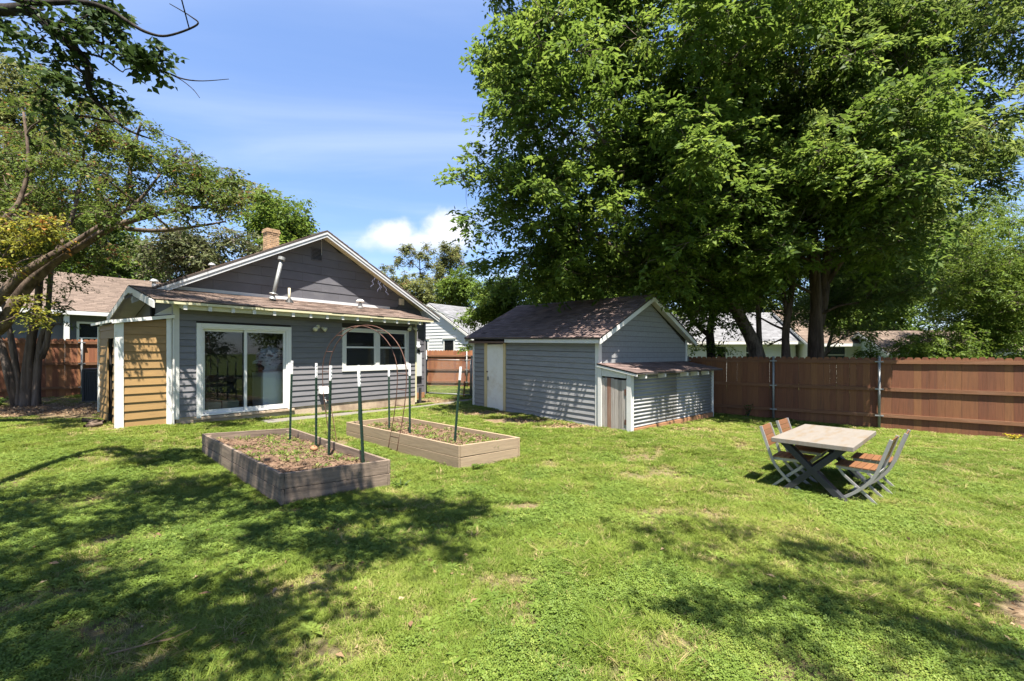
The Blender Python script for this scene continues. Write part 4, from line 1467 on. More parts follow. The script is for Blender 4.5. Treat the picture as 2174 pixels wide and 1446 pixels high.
# ------------------------------------------------------------------ concrete path along the house
def build_path():
    mb = MB()
    pts = []
    for u in np.arange(.0, 14.5, .5):
        v = -.55 if u < 7 else -.55 + (u - 7) * .02
        pts.append((u, v))
    for i in range(len(pts) - 1):
        (a, va), (b, vb) = pts[i], pts[i + 1]
        if i % 3 == 2:
            b -= .012
        c = []
        for u, v in ((a, va - .22), (b, vb - .22), (b, vb + .22), (a, va + .22)):
            x, y = hw(u + 1.6, v)
            c.append((x, y, g1(x, y)))
        mb.hexa([(x, y, z - .1) for x, y, z in c] + [(x, y, z + .035) for x, y, z in c])
    kind(mb.build("path", M["concrete"]), "structure")


build_path()


# ------------------------------------------------------------------ raised beds
def bed(name, label, near, left, far, right, mat, zs, seed, soil_z):
    """Corners in plan (x, y) with board-top heights zs (near, left, far, right); two boards a side, corner stakes, soil."""
    c = np.mean([near, left, far, right], 0)
    T = thing(name, label, "raised bed", (c[0], c[1], 0))
    L = lambda p, z: Vector((p[0] - c[0], p[1] - c[1], z))
    r = random.Random(seed)
    K = [near, left, far, right]
    th = .042
    for i in range(4):
        p, q = K[i], K[(i + 1) % 4]
        zp, zq = zs[i], zs[(i + 1) % 4]
        d = (Vector(q) - Vector(p)).normalized()
        nrm = Vector((d.y, -d.x))
        if nrm.dot(Vector(c) - Vector(p)) < 0:
            nrm = -nrm
        # nrm points inward
        inset = 0 if i % 2 == 0 else th + .001
        a = Vector(p) + d * inset + nrm * th / 2
        b = Vector(q) - d * inset + nrm * th / 2
        for k in range(2):
            h = .188
            t0, t1 = (zp - k * (h + .006)), (zq - k * (h + .006) + (r.uniform(-.014, .0) if k else 0))
            g = r.uniform(-.003, .003)
            ob = pbar(T, "board", L(a + nrm * g, t0 - h / 2), L(b + nrm * g, t1 - h / 2), th, h, mat)
            bv = ob.modifiers.new("bevel", "BEVEL")
            bv.width = .004
            bv.segments = 1
    for i in range(4):
        p = Vector(K[i])
        m = (Vector(c) - p)
        e1 = (Vector(K[(i + 1) % 4]) - p).normalized()
        e2 = (Vector(K[i - 1]) - p).normalized()
        s = p + (e1 + e2) * (th + .042)
        pbar(T, "corner_stake", L(s, .0), L(s, zs[i] - .03), .075, .075, mat, up=(e1.x, e1.y, 0))
    for f in (.5,):
        for i in (0, 2):
            p, q = Vector(K[i]), Vector(K[(i + 1) % 4])
            z = zs[i] * .5 + zs[(i + 1) % 4] * .5
            s = p.lerp(q, f)
            e = (Vector(c) - s)
            d = (q - p).normalized()
            nn = Vector((d.y, -d.x))
            if nn.dot(e) < 0:
                nn = -nn
            s = s + nn * (th + .024)
            pbar(T, "middle_stake", L(s, .0), L(s, z - .04), .045, .09, mat, up=(nn.x, nn.y, 0))
    # soil with lumps
    n, m = 60, 24
    A, B, C2, D = [np.array(k) - c for k in (near, left, far, right)]
    s, t = np.meshgrid(np.linspace(.012, .988, n), np.linspace(.03, .97, m))
    P = (A[None, None] * ((1 - s) * (1 - t))[..., None] + B[None, None] * (s * (1 - t))[..., None] + C2[None, None] * (s * t)[..., None] + D[None, None] * ((1 - s) * t)[..., None])
    wx, wy = P[..., 0] + c[0], P[..., 1] + c[1]
    edge = np.minimum(np.minimum(s, 1 - s) * 3, np.minimum(t, 1 - t) * 1.3)
    zt = zs[0] * (1 - s) * (1 - t) + zs[1] * s * (1 - t) + zs[2] * s * t + zs[3] * (1 - s) * t
    z = zt - soil_z + (vnoise(wx, wy, .28) - .5) * .06 + (vnoise(wx, wy, .09) - .5) * .045 + np.clip(edge, 0, .3) * .12
    idx = np.arange(n * m).reshape(m, n)
    q = np.stack([idx[:-1, :-1], idx[:-1, 1:], idx[1:, 1:], idx[1:, :-1]], -1).reshape(-1, 4)
    np_mesh("soil", np.stack([P[..., 0], P[..., 1], z], -1).reshape(-1, 3), q, M["soil"], T, smooth=True)
    # straw and bark bits on the soil
    N = 3800
    rg = np.random.default_rng(seed)
    a, b = rg.uniform(.02, .98, N), rg.uniform(.05, .95, N)
    pos = (A * ((1 - a) * (1 - b))[:, None] + B * (a * (1 - b))[:, None] + C2 * (a * b)[:, None] + D * ((1 - a) * b)[:, None])
    fi = np.clip((a * (n - 1)).astype(int), 0, n - 1)
    fj = np.clip((b * (m - 1)).astype(int), 0, m - 1)
    pz = z[fj, fi] + .008
    ang, ln, wd = rg.uniform(0, 6.28, N), rg.uniform(.015, .055, N), rg.uniform(.002, .006, N)
    up = rg.uniform(-.35, .5, N) * ln
    dx, dy = np.cos(ang), np.sin(ang)
    v = np.empty((N, 4, 3))
    for k, (sl, sw_) in enumerate(((-.5, -1), (.5, -1), (.5, 1), (-.5, 1))):
        v[:, k, 0] = pos[:, 0] + dx * ln * sl - dy * wd * .5 * sw_
        v[:, k, 1] = pos[:, 1] + dy * ln * sl + dx * wd * .5 * sw_
        v[:, k, 2] = pz + up * sl + .004 * sw_
    ob = np_mesh("straw_mulch", v.reshape(-1, 3), np.arange(N * 4).reshape(-1, 4), M["straw"], T, tint=np.repeat(rg.normal(0, .45, N), 4))
    kind(ob, "stuff")
    # small weeds: tufts of leaves
    N = 300
    a, b = rg.beta(1.2, 1.2, N), rg.uniform(.07, .93, N)
    keep = vnoise(a * 9 + seed, b * 4, 1.0) > .36
    a, b = a[keep], b[keep]
    N = len(a)
    K_ = 10
    pos = (A * ((1 - a) * (1 - b))[:, None] + B * (a * (1 - b))[:, None] + C2 * (a * b)[:, None] + D * ((1 - a) * b)[:, None])
    fi = np.clip((a * (n - 1)).astype(int), 0, n - 1)
    fj = np.clip((b * (m - 1)).astype(int), 0, m - 1)
    base = np.repeat(np.stack([pos[:, 0], pos[:, 1], z[fj, fi]], 1), K_, 0) + rg.normal(0, .012, (N * K_, 3)) * [1, 1, 0]
    size = np.repeat(rg.uniform(.5, 1.4, N), K_)
    d = rg.normal(0, 1, (N * K_, 3))
    d[:, 2] = np.abs(d[:, 2]) * .8 + .25
    d /= np.linalg.norm(d, axis=1)[:, None]
    v, q = leaf_quads(base + d * rg.uniform(.005, .04, (N * K_, 1)), d, np.array([0, 0, 1.]) + rg.normal(0, .4, (N * K_, 3)), rg.uniform(.025, .06, N * K_) * size, rg.uniform(.010, .022, N * K_) * size)
    ob = np_mesh("weeds", v, q, M["weed"], T, tint=np.repeat(np.clip(rg.normal(.5, .25, N * K_), 0, 1), 4))
    kind(ob, "stuff")
    return T


def leaf_quads(base, d, nrm, ln, wd, fold=.18):
    """Pointed folded leaves: base point, direction, rough normal, length, width."""
    s = np.cross(d, nrm)
    s /= np.maximum(np.linalg.norm(s, axis=1), 1e-6)[:, None]
    n = np.cross(s, d)
    N = len(base)
    v = np.empty((N, 4, 3))
    mid = base + d * (ln * .42)[:, None]
    v[:, 0] = base
    v[:, 1] = mid + s * (wd * .5)[:, None] + n * (wd * fold)[:, None]
    v[:, 2] = base + d * ln[:, None] - n * (ln * .10)[:, None]
    v[:, 3] = mid - s * (wd * .5)[:, None] + n * (wd * fold)[:, None]
    return v.reshape(-1, 3), np.arange(N * 4).reshape(-1, 4)


BED_A = ((-2.777, 5.34), (-5.585, 8.02), (-4.45, 8.98), (-1.73, 6.33))
bed("raised_bed", "weathered grey raised bed nearest the camera, left of the metal arch", *BED_A, M["bed_old"], (.40, .40, .345, .335), 3, .145)
BED_B = ((-.867, 7.22), (-3.63, 9.74), (-2.66, 10.62), (.145, 7.99))
bed("raised_bed", "paler pine raised bed farther back, right of the metal arch", *BED_B, M["bed_new"], (.345, .345, .345, .34), 6, .125)


def build_tposts():
    P = [((-4.03, 8.07), (-3.988, 8.07), 1.713, "at the far corner of the grey bed"),
         ((-3.286, 7.466), (-3.282, 7.466), 1.684, "second from the far end of the grey bed"),
         ((-2.895, 7.043), (-2.862, 7.043), 1.656, "third from the far end of the grey bed, overlapping the arch"),
         ((-2.143, 6.464), (-2.216, 6.464), 1.611, "nearest to the camera, at the near end of the grey bed"),
         ((-3.386, 9.90), (-3.391, 9.90), 1.587, "at the far left corner of the pine bed, half hidden"),
         ((-2.574, 9.392), (-2.584, 9.392), 1.602, "in the pine bed standing straight in front of the window"),
         ((-2.031, 8.904), (-2.035, 8.904), 1.643, "in the pine bed beside the right leg of the arch"),
         ((-1.027, 7.956), (-.909, 7.956), 1.614, "leaning right at the near end of the pine bed")]
    for i, (b, t, zt, where) in enumerate(P):
        zb = .12
        T = thing("garden_stake", "white-tipped green stake " + where, "garden stake", (b[0], b[1], zb), 0, "white-tipped green stakes in the raised beds")
        L = zt - zb
        lean = (Vector((t[0], t[1], zt)) - Vector((b[0], b[1], zb))).normalized()
        T.rotation_mode = "QUATERNION"
        T.rotation_quaternion = Vector((0, 0, 1)).rotation_difference(lean) @ Euler((0, 0, RAD(40 + i * 13))).to_quaternion()
        for nm, z0, z1, mt in (("post", 0, L - .24, M["post_green"]), ("painted_tip", L - .24, L, M["post_white"])):
            q = MB().box(-.019, .019, -.003, .003, z0, z1).box(-.003, .003, .003, .034, z0, z1)
            k = z0 + .03
            while k < z1 - .02:
                q.box(-.007, .007, -.0105, -.003, k, k + .018)
                k += .055
            q.build(nm, mt, T)


build_tposts()


def build_arch():
    """Two steel rails bent to an onion arch, joined by rungs."""
    R1, L1 = Vector((-2.40, 8.60, 0)), Vector((-3.80, 9.32, 0))
    off = Vector((.22, -.20, 0))
    mid = (R1 + L1) / 2 + off / 2
    T = thing("garden_arch", "rusty round topped metal garden arch between the two raised beds", "garden arch", (mid.x, mid.y, 0))
    ax = (R1 - L1)
    half = ax.length / 2
    ax.normalize()
    prof = []
    for s in np.linspace(0, 1, 16):
        z = -.04 + 1.50 * s
        w = half + .24 * math.sin(min(1, s * 1.02) * math.pi / 2) ** 1.1
        prof.append((-w, z))
    wmax = half + .24
    top = 2.40
    for a in np.linspace(0, math.pi, 28)[1:-1]:
        prof.append((-wmax * math.cos(a), 1.46 + (top - 1.46) * math.sin(a)))
    prof += [(-w, z) for w, z in prof[:16][::-1]]
    P = lambda k, side: ax * prof[k][0] + Vector((0, 0, prof[k][1])) + off * side
    zl, zr = g1(L1.x, L1.y), g1(R1.x, R1.y)
    for side in (-.5, .5):
        MB().tube([P(k, side) for k in range(len(prof))], .0085, 6).build("rail", M["rust"], T, smooth=True)
    n = len(prof)
    for k in (3, 6, 9, 12, 15, 19, 23, 27, 29, 33, 37, 42, 45, 48, 51, 54):
        if k < n:
            MB().tube([P(k, -.5), P(k, .5)], .0065, 6).build("rung", M["rust"], T, smooth=True)


build_arch()
pt = MB()
_n, _m = 12, 8
_vs, _fs = [], []
for j in range(_m + 1):
    for i in range(_n):
        th, a = math.pi * j / _m, 2 * math.pi * i / _n
        rr_ = .058 * (1 + .10 * math.cos(5 * a))
        _vs.append((rr_ * math.sin(th) * math.cos(a), rr_ * math.sin(th) * math.sin(a), .04 + .042 * math.cos(th) * (1 - .25 * math.exp(-(th * 3) ** 2))))
for j in range(_m):
    for i in range(_n):
        _fs.append((j * _n + i, (j + 1) * _n + i, (j + 1) * _n + (i + 1) % _n, j * _n + (i + 1) % _n))
pk = pt.add(_vs, _fs).tube([(0, 0, .07), (.010, .004, .098)], [.008, .005], 6).build("gourd", M["clay"], None, (-3.22, 7.22, .27), (.2, .3, 0), smooth=True)
tag(pk, "small tan orange gourd lying on the soil of the grey bed", "gourd")


# ------------------------------------------------------------------ table and folding chairs
def build_table():
    lx = Vector((.728, .686, 0))         # along the long side
    c = Vector((4.58, 6.50, 0))
    rz = math.atan2(lx.y, lx.x)
    z = g1(c.x, c.y)
    T = thing("garden_table", "pale worn rectangular table on charcoal crossed trestles, set on the lawn", "table", (c.x, c.y, z), rz)
    top = .745
    MB().box(-.86, .86, -.465, .465, top - .062, top).build("tabletop", M["tabletop"], T, bevel=.006)
    for x in (-.70, .66):
        q = MB()
        # two beams crossing in the plane x, y = +-; each beam deep along x
        for s in (1, -1):
            a, b = Vector((0, -s * .34, .0)), Vector((0, s * .34, top - .064))
            d = (b - a).normalized()
            n = Vector((0, -d.z, d.y)) * .048
            hx = .06 if s == 1 else .057
            pts = []
            for xx in (-hx, hx):
                pts += [Vector((xx, a.y - .055, a.z)), Vector((xx, a.y + .055, a.z)), Vector((xx, b.y + .055, b.z)), Vector((xx, b.y - .055, b.z))]
            q.hexa([tuple(p) for p in pts])
        q.build("trestle", M["trestle"], T, loc=(x, 0, 0), bevel=.004)
    pbox(T, "stretcher", -.64, .60, -.035, .035, .335, .405, M["trestle"])
    pbox(T, "top_batten", -.76, .74, -.30, -.22, top - .085, top - .063, M["trestle"])
    pbox(T, "top_batten", -.76, .74, .22, .30, top - .085, top - .063, M["trestle"])
    return c, lx, z


TC, TLX, TZ = build_table()


def sweep(mb, path, x, hw_, ht):
    """Flat bar following a path of (y, z) in the plane x, half width hw_ across x, half thickness ht in plane."""
    vs, fs = [], []
    n = len(path)
    for i, (y, z) in enumerate(path):
        y0, z0 = path[max(i - 1, 0)]
        y1, z1 = path[min(i + 1, n - 1)]
        L = math.hypot(y1 - y0, z1 - z0)
        ny, nz = -(z1 - z0) / L, (y1 - y0) / L
        vs += [(x - hw_, y + ny * ht, z + nz * ht), (x + hw_, y + ny * ht, z + nz * ht), (x + hw_, y - ny * ht, z - nz * ht), (x - hw_, y - ny * ht, z - nz * ht)]
    for i in range(n - 1):
        for k in range(4):
            k2 = (k + 1) % 4
            fs.append((i * 4 + k, i * 4 + k2, i * 4 + 4 + k2, i * 4 + 4 + k))
    fs += [(3, 2, 1, 0), tuple(range(n * 4 - 4, n * 4))]
    mb.add(vs, fs)


def build_chairs():
    T = thing("folding_chair", "", "chair", (0, 0, 0), 0, "folding slatted chairs around the garden table")
    # faces +y. stile: back top -> seat rear -> curves forward to the front foot
    stile = []
    for t in np.linspace(0, 1, 8):
        stile.append((-.355 + .135 * t, .87 - .42 * t))
    cx = [(-.22, .45), (-.17, .30), (-.03, .15), (.20, .0)]
    for t in np.linspace(0, 1, 9)[1:]:
        b = [(1 - t) ** 3, 3 * t * (1 - t) ** 2, 3 * t * t * (1 - t), t ** 3]
        stile.append((sum(b[i] * cx[i][0] for i in range(4)), sum(b[i] * cx[i][1] for i in range(4))))
    leg = [(.185, .415), (.13, .34), (-.02, .205), (-.16, .075), (-.235, .0)]
    for s in (-1, 1):
        q = MB()
        sweep(q, stile, s * .222, .009, .019)
        q.build("side_frame", M["alu"], T, bevel=.002)
        q = MB()
        sweep(q, leg, s * .196, .008, .016)
        q.build("rear_leg", M["alu"], T, bevel=.002)
        q = MB()
        sweep(q, [(-.225, .425), (.215, .435)], s * .176, .010, .018)
        q.build("seat_rail", M["alu"], T)
        MB().tube([(s * .165, .005, .215), (s * .238, .005, .215)], .010, 8).build("pivot_bolt", M["galv"], T)
    for (y, z, nm) in ((-.222, .012, "foot_bar"), (-.215, .425, "rear_bar"), (.19, .40, "front_bar"), (.185, .012, "foot_bar")):
        w = .19 if nm != "front_bar" else .19
        MB().tube([(-w, y, z + .0), (w, y, z)], .009, 6).build(nm, M["alu"], T)
    for i in range(6):
        y = -.205 + i * .074
        MB().box(-.205, .205, y, y + .068, .452, .468).build("seat_slat", M["slat"], T, center=True, bevel=.003)
    dy, dz = .135 / .42, 1
    for i in range(4):
        z0 = .585 + i * .072
        y0 = -.355 + (.87 - z0) / .42 * .135
        y1 = -.355 + (.87 - z0 - .065) / .42 * .135
        MB().hexa([(-.212, y0 + .004, z0), (.212, y0 + .004, z0), (.212, y0 - .010, z0), (-.212, y0 - .010, z0), (-.212, y1 + .004, z0 + .065), (.212, y1 + .004, z0 + .065), (.212, y1 - .010, z0 + .065), (-.212, y1 - .010, z0 + .065)]).build("back_slat", M["slat"], T, center=True, bevel=.002)
    nv = Vector((-TLX.y, TLX.x, 0))      # across the table, to the left
    rz_l = math.atan2(TLX.y, TLX.x) + RAD(180)   # chairs on the left face right
    spots = [(-.50, .29, 1, "folding chair with orange slats on the left of the table, nearer to the camera", 2),
             (.20, .27, 1, "folding chair with orange slats on the left of the table, farther from the camera", -2),
             (-.42, -.46, -1, "folding chair on the right of the table, the one nearest to the camera", -2),
             (.26, -.52, -1, "folding chair on the right of the table, partly hidden behind its neighbour", 1)]
    for i, (a, b, s, lab, tw) in enumerate(spots):
        p = TC + TLX * a + nv * b
        rz = math.atan2(TLX.y, TLX.x) + (RAD(180) if s == 1 else 0) + RAD(tw)
        loc = (p.x, p.y, g1(p.x, p.y) - .005)
        if i == 0:
            T.location, T.rotation_euler = loc, (0, 0, rz)
            T["label"] = lab
        else:
            dup(T, loc, rz, lab)


build_chairs()


# ------------------------------------------------------------------ neighbouring houses
def lap_wall(mb, x0, x1, y, z0, z1, step, holes=(), out=-1):
    z = z0
    while z < z1 - .01:
        t = min(z + step, z1)
        spans = [(x0, x1)]
        for a, b, c, d in holes:
            if z < d and t > c:
                spans = [q for s in spans for q in ((s[0], min(s[1], a)), (max(s[0], b), s[1])) if q[1] - q[0] > .02]
        for a, b in spans:
            mb.hexa([(a, y + .05, z), (b, y + .05, z), (b, y + out * .022, z), (a, y + out * .022, z), (a, y + .05, t), (b, y + .05, t), (b, y, t), (a, y, t)])
        z = t


def window(parent, x0, x1, y, z0, z1, trim, glass="glass_dark", blind=True):
    q = MB()
    w = .09
    for b in ((x0 - w, x0, y - .045, y + .05, z0 - w, z1 + w), (x1, x1 + w, y - .045, y + .05, z0 - w, z1 + w), (x0, x1, y - .045, y + .05, z1, z1 + w), (x0, x1, y - .045, y + .05, z0 - w, z0),
              (x0, x1, y - .02, y + .03, (z0 + z1) / 2 - .025, (z0 + z1) / 2 + .025)):
        q.box(*b)
    f = q.build("window", trim, parent)
    pbox(f, "pane", x0, x1, y + .012, y + .02, z0, z1, M[glass])
    if blind:
        pbox(f, "blind", x0, x1, y + .08, y + .09, z0 + .1, z1, M["blind"])
    return f


def simple_house(name, label, P, ang, Lx, Dy, zb, eave, ridge, wall, roofm, gable_over=.3, eave_over=.4, wins=(), tab=.3, course=.18, doors=(), seed=1, back=True):
    """Gabled house: local x along the ridge, front wall on y=0 facing -y; roof in shingle courses."""
    T = thing(name, label, "house", (P[0], P[1], 0), ang)
    mb = MB()
    lap_wall(mb, 0, Lx, 0, zb, eave, .2, [(a, b, c, d) for a, b, c, d in wins])
    mb.box(.0, Lx, .3, .36, zb, eave)
    mb.box(.0, Lx, Dy - .06, Dy, zb, eave)
    # gable ends as lapped boards
    for x, o in ((0, -1), (Lx, 1)):
        z = zb
        while z < ridge - .15:
            t = min(z + .2, ridge - .1)
            def lim(zz):
                k = 0 if zz <= eave else (zz - eave) / (ridge - eave) * Dy / 2
                return k + .005, Dy - k - .005
            (a0, b0), (a1, b1) = lim(z), lim(t)
            mb.hexa([(x - o * .05, a0, z), (x - o * .05, b0, z), (x + o * .022, b0, z), (x + o * .022, a0, z), (x - o * .05, a1, t), (x - o * .05, b1, t), (x, b1, t), (x, a1, t)])
            z = t
    mb.build("wall", wall, T)
    sl = (ridge - eave) / (Dy / 2)
    e1 = (-eave_over, eave - sl * eave_over + .03)
    e2 = (Dy + eave_over, eave - sl * eave_over + .03)
    r = (Dy / 2, ridge + .03)
    for e, sd in ((e1, seed), (e2, seed + 1)):
        slab(T, "roof", M["roof_edge"], -gable_over, Lx + gable_over, e, r, .06)
        if e is e1 or back:
            shingle_roof(T, roofm, -gable_over - .01, Lx + gable_over + .01, (e[0], e[1] + .004), (r[0], r[1] + .005), course, tab, seed=sd)
        for x0, x1 in ((-gable_over - .03, -gable_over + .0), (Lx + gable_over, Lx + gable_over + .03)):
            MB().hexa([(x0, e[0], e[1] - .20), (x0, r[0], r[1] - .20), (x1, r[0], r[1] - .20), (x1, e[0], e[1] - .20), (x0, e[0], e[1] - .05), (x0, r[0], r[1] - .05), (x1, r[0], r[1] - .05), (x1, e[0], e[1] - .05)]).build("rake_board", M["white"], T)
        MB().box(-gable_over, Lx + gable_over, min(e[0], e[0]) - .03, e[0] + .0, e[1] - .18, e[1] - .01).build("fascia", M["white"], T)
    pbox(T, "soffit", -gable_over, Lx + gable_over, -eave_over + .0, .0, e1[1] - .16, e1[1] - .145, M["white"])
    for a, b, c, d in wins:
        window(T, a, b, .0, c, d, M["white"])
    return T


# left: brown roofed slate house beyond the fence
A = math.atan2(.787, .617)
h = simple_house("neighbour_house", "slate house with brown shingle roof and white porch post beyond the left fence", (-22.6, 17.2), A, 11.0, 7.4, .3, 4.02, 5.95, M["slate_wall"], M["tan_shingle"], wins=((4.25, 4.95, 1.9, 3.22),), eave_over=.55, tab=.34, course=.17, seed=31)
MB().box(3.70, 3.88, -.45, -.25, .3, 3.72).build("porch_post", M["white"], h)
simple_house("neighbour_house", "white sided house glimpsed left of the porch post beyond the left fence", (-31.0, 22.5), A, 8.5, 6.0, .3, 3.8, 5.6, M["white_wall"], M["tan_shingle"], wins=(), seed=35, back=False)
# through the gap: white gable with grey roof
h = simple_house("neighbour_house", "white lap sided house with pale grey roof seen between house and shed", (-2.55, 26.6), A, 13, 7.0, .2, 3.0, 5.05, M["white_wall"], M["grey_shingle"], gable_over=.14, tab=.4, course=.2, seed=41)
for y in (1.2, 3.6):
    q = MB().box(-.05, .03, y, y + .10, 1.6, 2.75).box(-.05, .03, y + .90, y + 1.0, 1.6, 2.75).box(-.05, .03, y + .10, y + .90, 2.65, 2.75).box(-.05, .03, y + .1, y + .9, 1.6, 1.68).box(-.02, .03, y + .1, y + .9, 2.15, 2.19)
    q.box(-.09, .03, y - .06, y + 1.06, 2.75, 2.82)
    w = q.build("window", M["white"], h)
    pbox(w, "pane", -.036, -.030, y + .10, y + .90, 1.68, 2.65, M["glass_dark"])
# right side, behind the fence
simple_house("neighbour_house", "white house with pale grey roof behind the leaning trunks beyond the fence", (10.0, 27.5), RAD(-4), 7.2, 7, .1, 2.75, 4.6, M["white_wall"], M["grey_shingle"], wins=((2.6, 3.1, 1.5, 2.25), (4.3, 4.9, 1.5, 2.25)), tab=.4, course=.2, seed=51, back=False)
simple_house("neighbour_house", "cream house with tan roof showing either side of the thickest trunk", (17.4, 26.0), RAD(-6), 5.6, 8, .1, 2.6, 4.7, M["pale_wall"], M["tan_shingle"], wins=((.8, 1.9, 1.3, 2.2),), tab=.36, course=.2, seed=55, back=False)
simple_house("neighbour_house", "sage green outbuilding with tan shingle roof behind the right part of the fence", (19.2, 22.6), RAD(-14), 7.0, 5.0, .0, 2.05, 3.05, M["sage_wall"], M["tan_shingle"], tab=.34, course=.18, seed=61, back=False)


# ------------------------------------------------------------------ utility wires
def wire(label, a, b, sag, rad=.012, twist=False):
    a, b = Vector(a), Vector(b)
    P = []
    for t in np.linspace(0, 1, 24):
        p = a.lerp(b, float(t))
        p.z -= sag * 4 * t * (1 - t)
        P.append(p - a)
    ob = MB().tube(P, rad, 5).build("utility_wire", M["wire"], None, a, smooth=True)
    tag(ob, label, "wire")


wire("utility cable running from the right gable edge of the house towards the shed trees", (*hw(7.7, 1.25), 3.92), (3.2, 27, 3.6), .9, .016)
wire("thin second cable beside the house cable, above the gate", (*hw(7.8, 1.4), 3.75), (6.0, 29, 3.4), .6, .009)
wire("utility cable crossing the upper right between the big tree and the sky", (30, 19, 12.0), (7.0, 19.0, 6.2), .35, .018)


# ------------------------------------------------------------------ trees
def at(px, py, t):
    """Point at distance t along the view axis from photo pixels (used once to place things in metres)."""
    return Vector(((px - 1087) / 945 * t, t, 1.85 - (py - 750) * t / 945))


def wiggle(a, b, n, amt, r, sag=0.0):
    a, b = Vector(a), Vector(b)
    L = (b - a).length
    o1 = Vector((r.uniform(-1, 1), r.uniform(-1, 1), r.uniform(-.6, .8))) * amt * L
    o2 = Vector((r.uniform(-1, 1), r.uniform(-1, 1), r.uniform(-.6, .8))) * amt * L * .6
    out = []
    for i in range(n + 1):
        t = i / n
        p = a.lerp(b, t) + o1 * math.sin(math.pi * t) + o2 * math.sin(2 * math.pi * t)
        p.z -= sag * L * math.sin(math.pi * t)
        out.append(p)
    return out


def smooth_path(pts, n=5):
    P = [Vector(p) for p in pts]
    if len(P) < 3:
        return P
    out = []
    for i in range(len(P) - 1):
        p0, p1, p2, p3 = P[max(i - 1, 0)], P[i], P[i + 1], P[min(i + 2, len(P) - 1)]
        for k in range(n):
            t = k / n
            out.append(.5 * ((2 * p1) + (p2 - p0) * t + (2 * p0 - 5 * p1 + 4 * p2 - p3) * t * t + (3 * p1 - p0 - 3 * p2 + p3) * t ** 3))
    out.append(P[-1])
    return out


def bark_tube(mb, pts, r0, r1, n=12, seed=0, flare=0.0, knob=.08):
    """Tapered limb with uneven girth."""
    P = smooth_path(pts, 6)
    r = random.Random(seed)
    ph = [r.uniform(0, 6.28) for _ in range(6)]
    m = len(P)
    vs, fs = [], []
    ref = None
    for i, p in enumerate(P):
        a = (P[min(i + 1, m - 1)] - P[max(i - 1, 0)]).normalized()
        if ref is None:
            ref = a.orthogonal().normalized()
        ref = ref - a * ref.dot(a)
        ref = ref.normalized() if ref.length > 1e-5 else a.orthogonal().normalized()
        b = a.cross(ref)
        t = i / (m - 1)
        rad = r0 + (r1 - r0) * t ** .85 + flare * math.exp(-t * 9)
        for k in range(n):
            an = 2 * math.pi * k / n
            q = 1 + knob * (math.sin(2 * an + ph[0] + t * 3) + .7 * math.sin(3 * an + ph[1] - t * 5) + .5 * math.sin(t * 23 + ph[2]) + .5 * math.sin(5 * an + ph[3] + t * 2))
            vs.append(p + (ref * math.cos(an) + b * math.sin(an)) * rad * q)
    for i in range(m - 1):
        for k in range(n):
            k2 = (k + 1) % n
            fs.append((i * n + k, i * n + k2, (i + 1) * n + k2, (i + 1) * n + k))
    fs.append(tuple((m - 1) * n + k for k in range(n)))
    mb.add(vs, fs)
    return P


def sprays(clumps, n_leaves, leaf_l, leaf_w, seed, droop=.15, per=22, length=.55, flat=.5, shell=.45, tint=(.45, .2), hang=.3):
    """Leaves along short twigs that fill ellipsoid clumps. Returns mesh arrays, tint and twig starts/ends."""
    r = np.random.default_rng(seed)
    C = np.array(clumps, float)           # x y z rx ry rz weight
    vol = C[:, 3] * C[:, 4] * C[:, 5]
    w = C[:, 6] * vol ** .8
    S = max(4, n_leaves // per)
    ci = r.choice(len(C), S, p=w / w.sum())
    d = r.normal(0, 1, (S, 3))
    d /= np.linalg.norm(d, axis=1)[:, None]
    rad = r.random(S) ** shell
    c = C[ci, :3] + d * rad[:, None] * C[ci, 3:6]
    ax = d * [1, 1, .35] + r.normal(0, .55, (S, 3)) * [1, 1, .4]
    ax[:, 2] -= droop
    ax /= np.linalg.norm(ax, axis=1)[:, None]
    Ls = length * r.uniform(.6, 1.4, S)
    a0 = c - ax * (Ls * .5)[:, None]
    side = np.cross(ax, [0, 0, 1.])
    side /= np.maximum(np.linalg.norm(side, axis=1), 1e-5)[:, None]
    up = np.cross(side, ax)
    k = np.arange(per)
    s = (k + .5)[None] / per + r.uniform(-.03, .03, (S, per))
    bend = -(s ** 2) * .22 * Ls[:, None]
    sg = np.where(k % 2 == 0, 1., -1.)[None]
    base = a0[:, None] + ax[:, None] * (s * Ls[:, None])[..., None]
    base[..., 2] += bend
    base += side[:, None] * (r.normal(0, .10, (S, per)) * Ls[:, None])[..., None] + up[:, None] * (r.normal(0, .08, (S, per)) * Ls[:, None])[..., None]
    ld = ax[:, None] * r.uniform(.3, .9, (S, per))[..., None] + side[:, None] * (sg * r.uniform(.5, 1.1, (S, per)))[..., None] + r.normal(0, .3, (S, per, 3))
    ld[..., 2] -= hang
    ld = ld.reshape(-1, 3)
    ld /= np.linalg.norm(ld, axis=1)[:, None]
    nr = up[:, None] * 1.0 + r.normal(0, flat, (S, per, 3))
    nr = nr.reshape(-1, 3)
    N = S * per
    ln = leaf_l * r.uniform(.65, 1.25, N)
    v, q = leaf_quads(base.reshape(-1, 3), ld, nr, ln, ln * leaf_w * r.uniform(.8, 1.2, N))
    tt = np.repeat(r.normal(0, tint[1], S), per) + r.normal(tint[0], .13, N) + np.repeat(r.normal(0, .08, len(C))[ci], per)
    return v, q, np.repeat(np.clip(tt, 0, 1), 4), a0, a0 + ax * Ls[:, None], ci


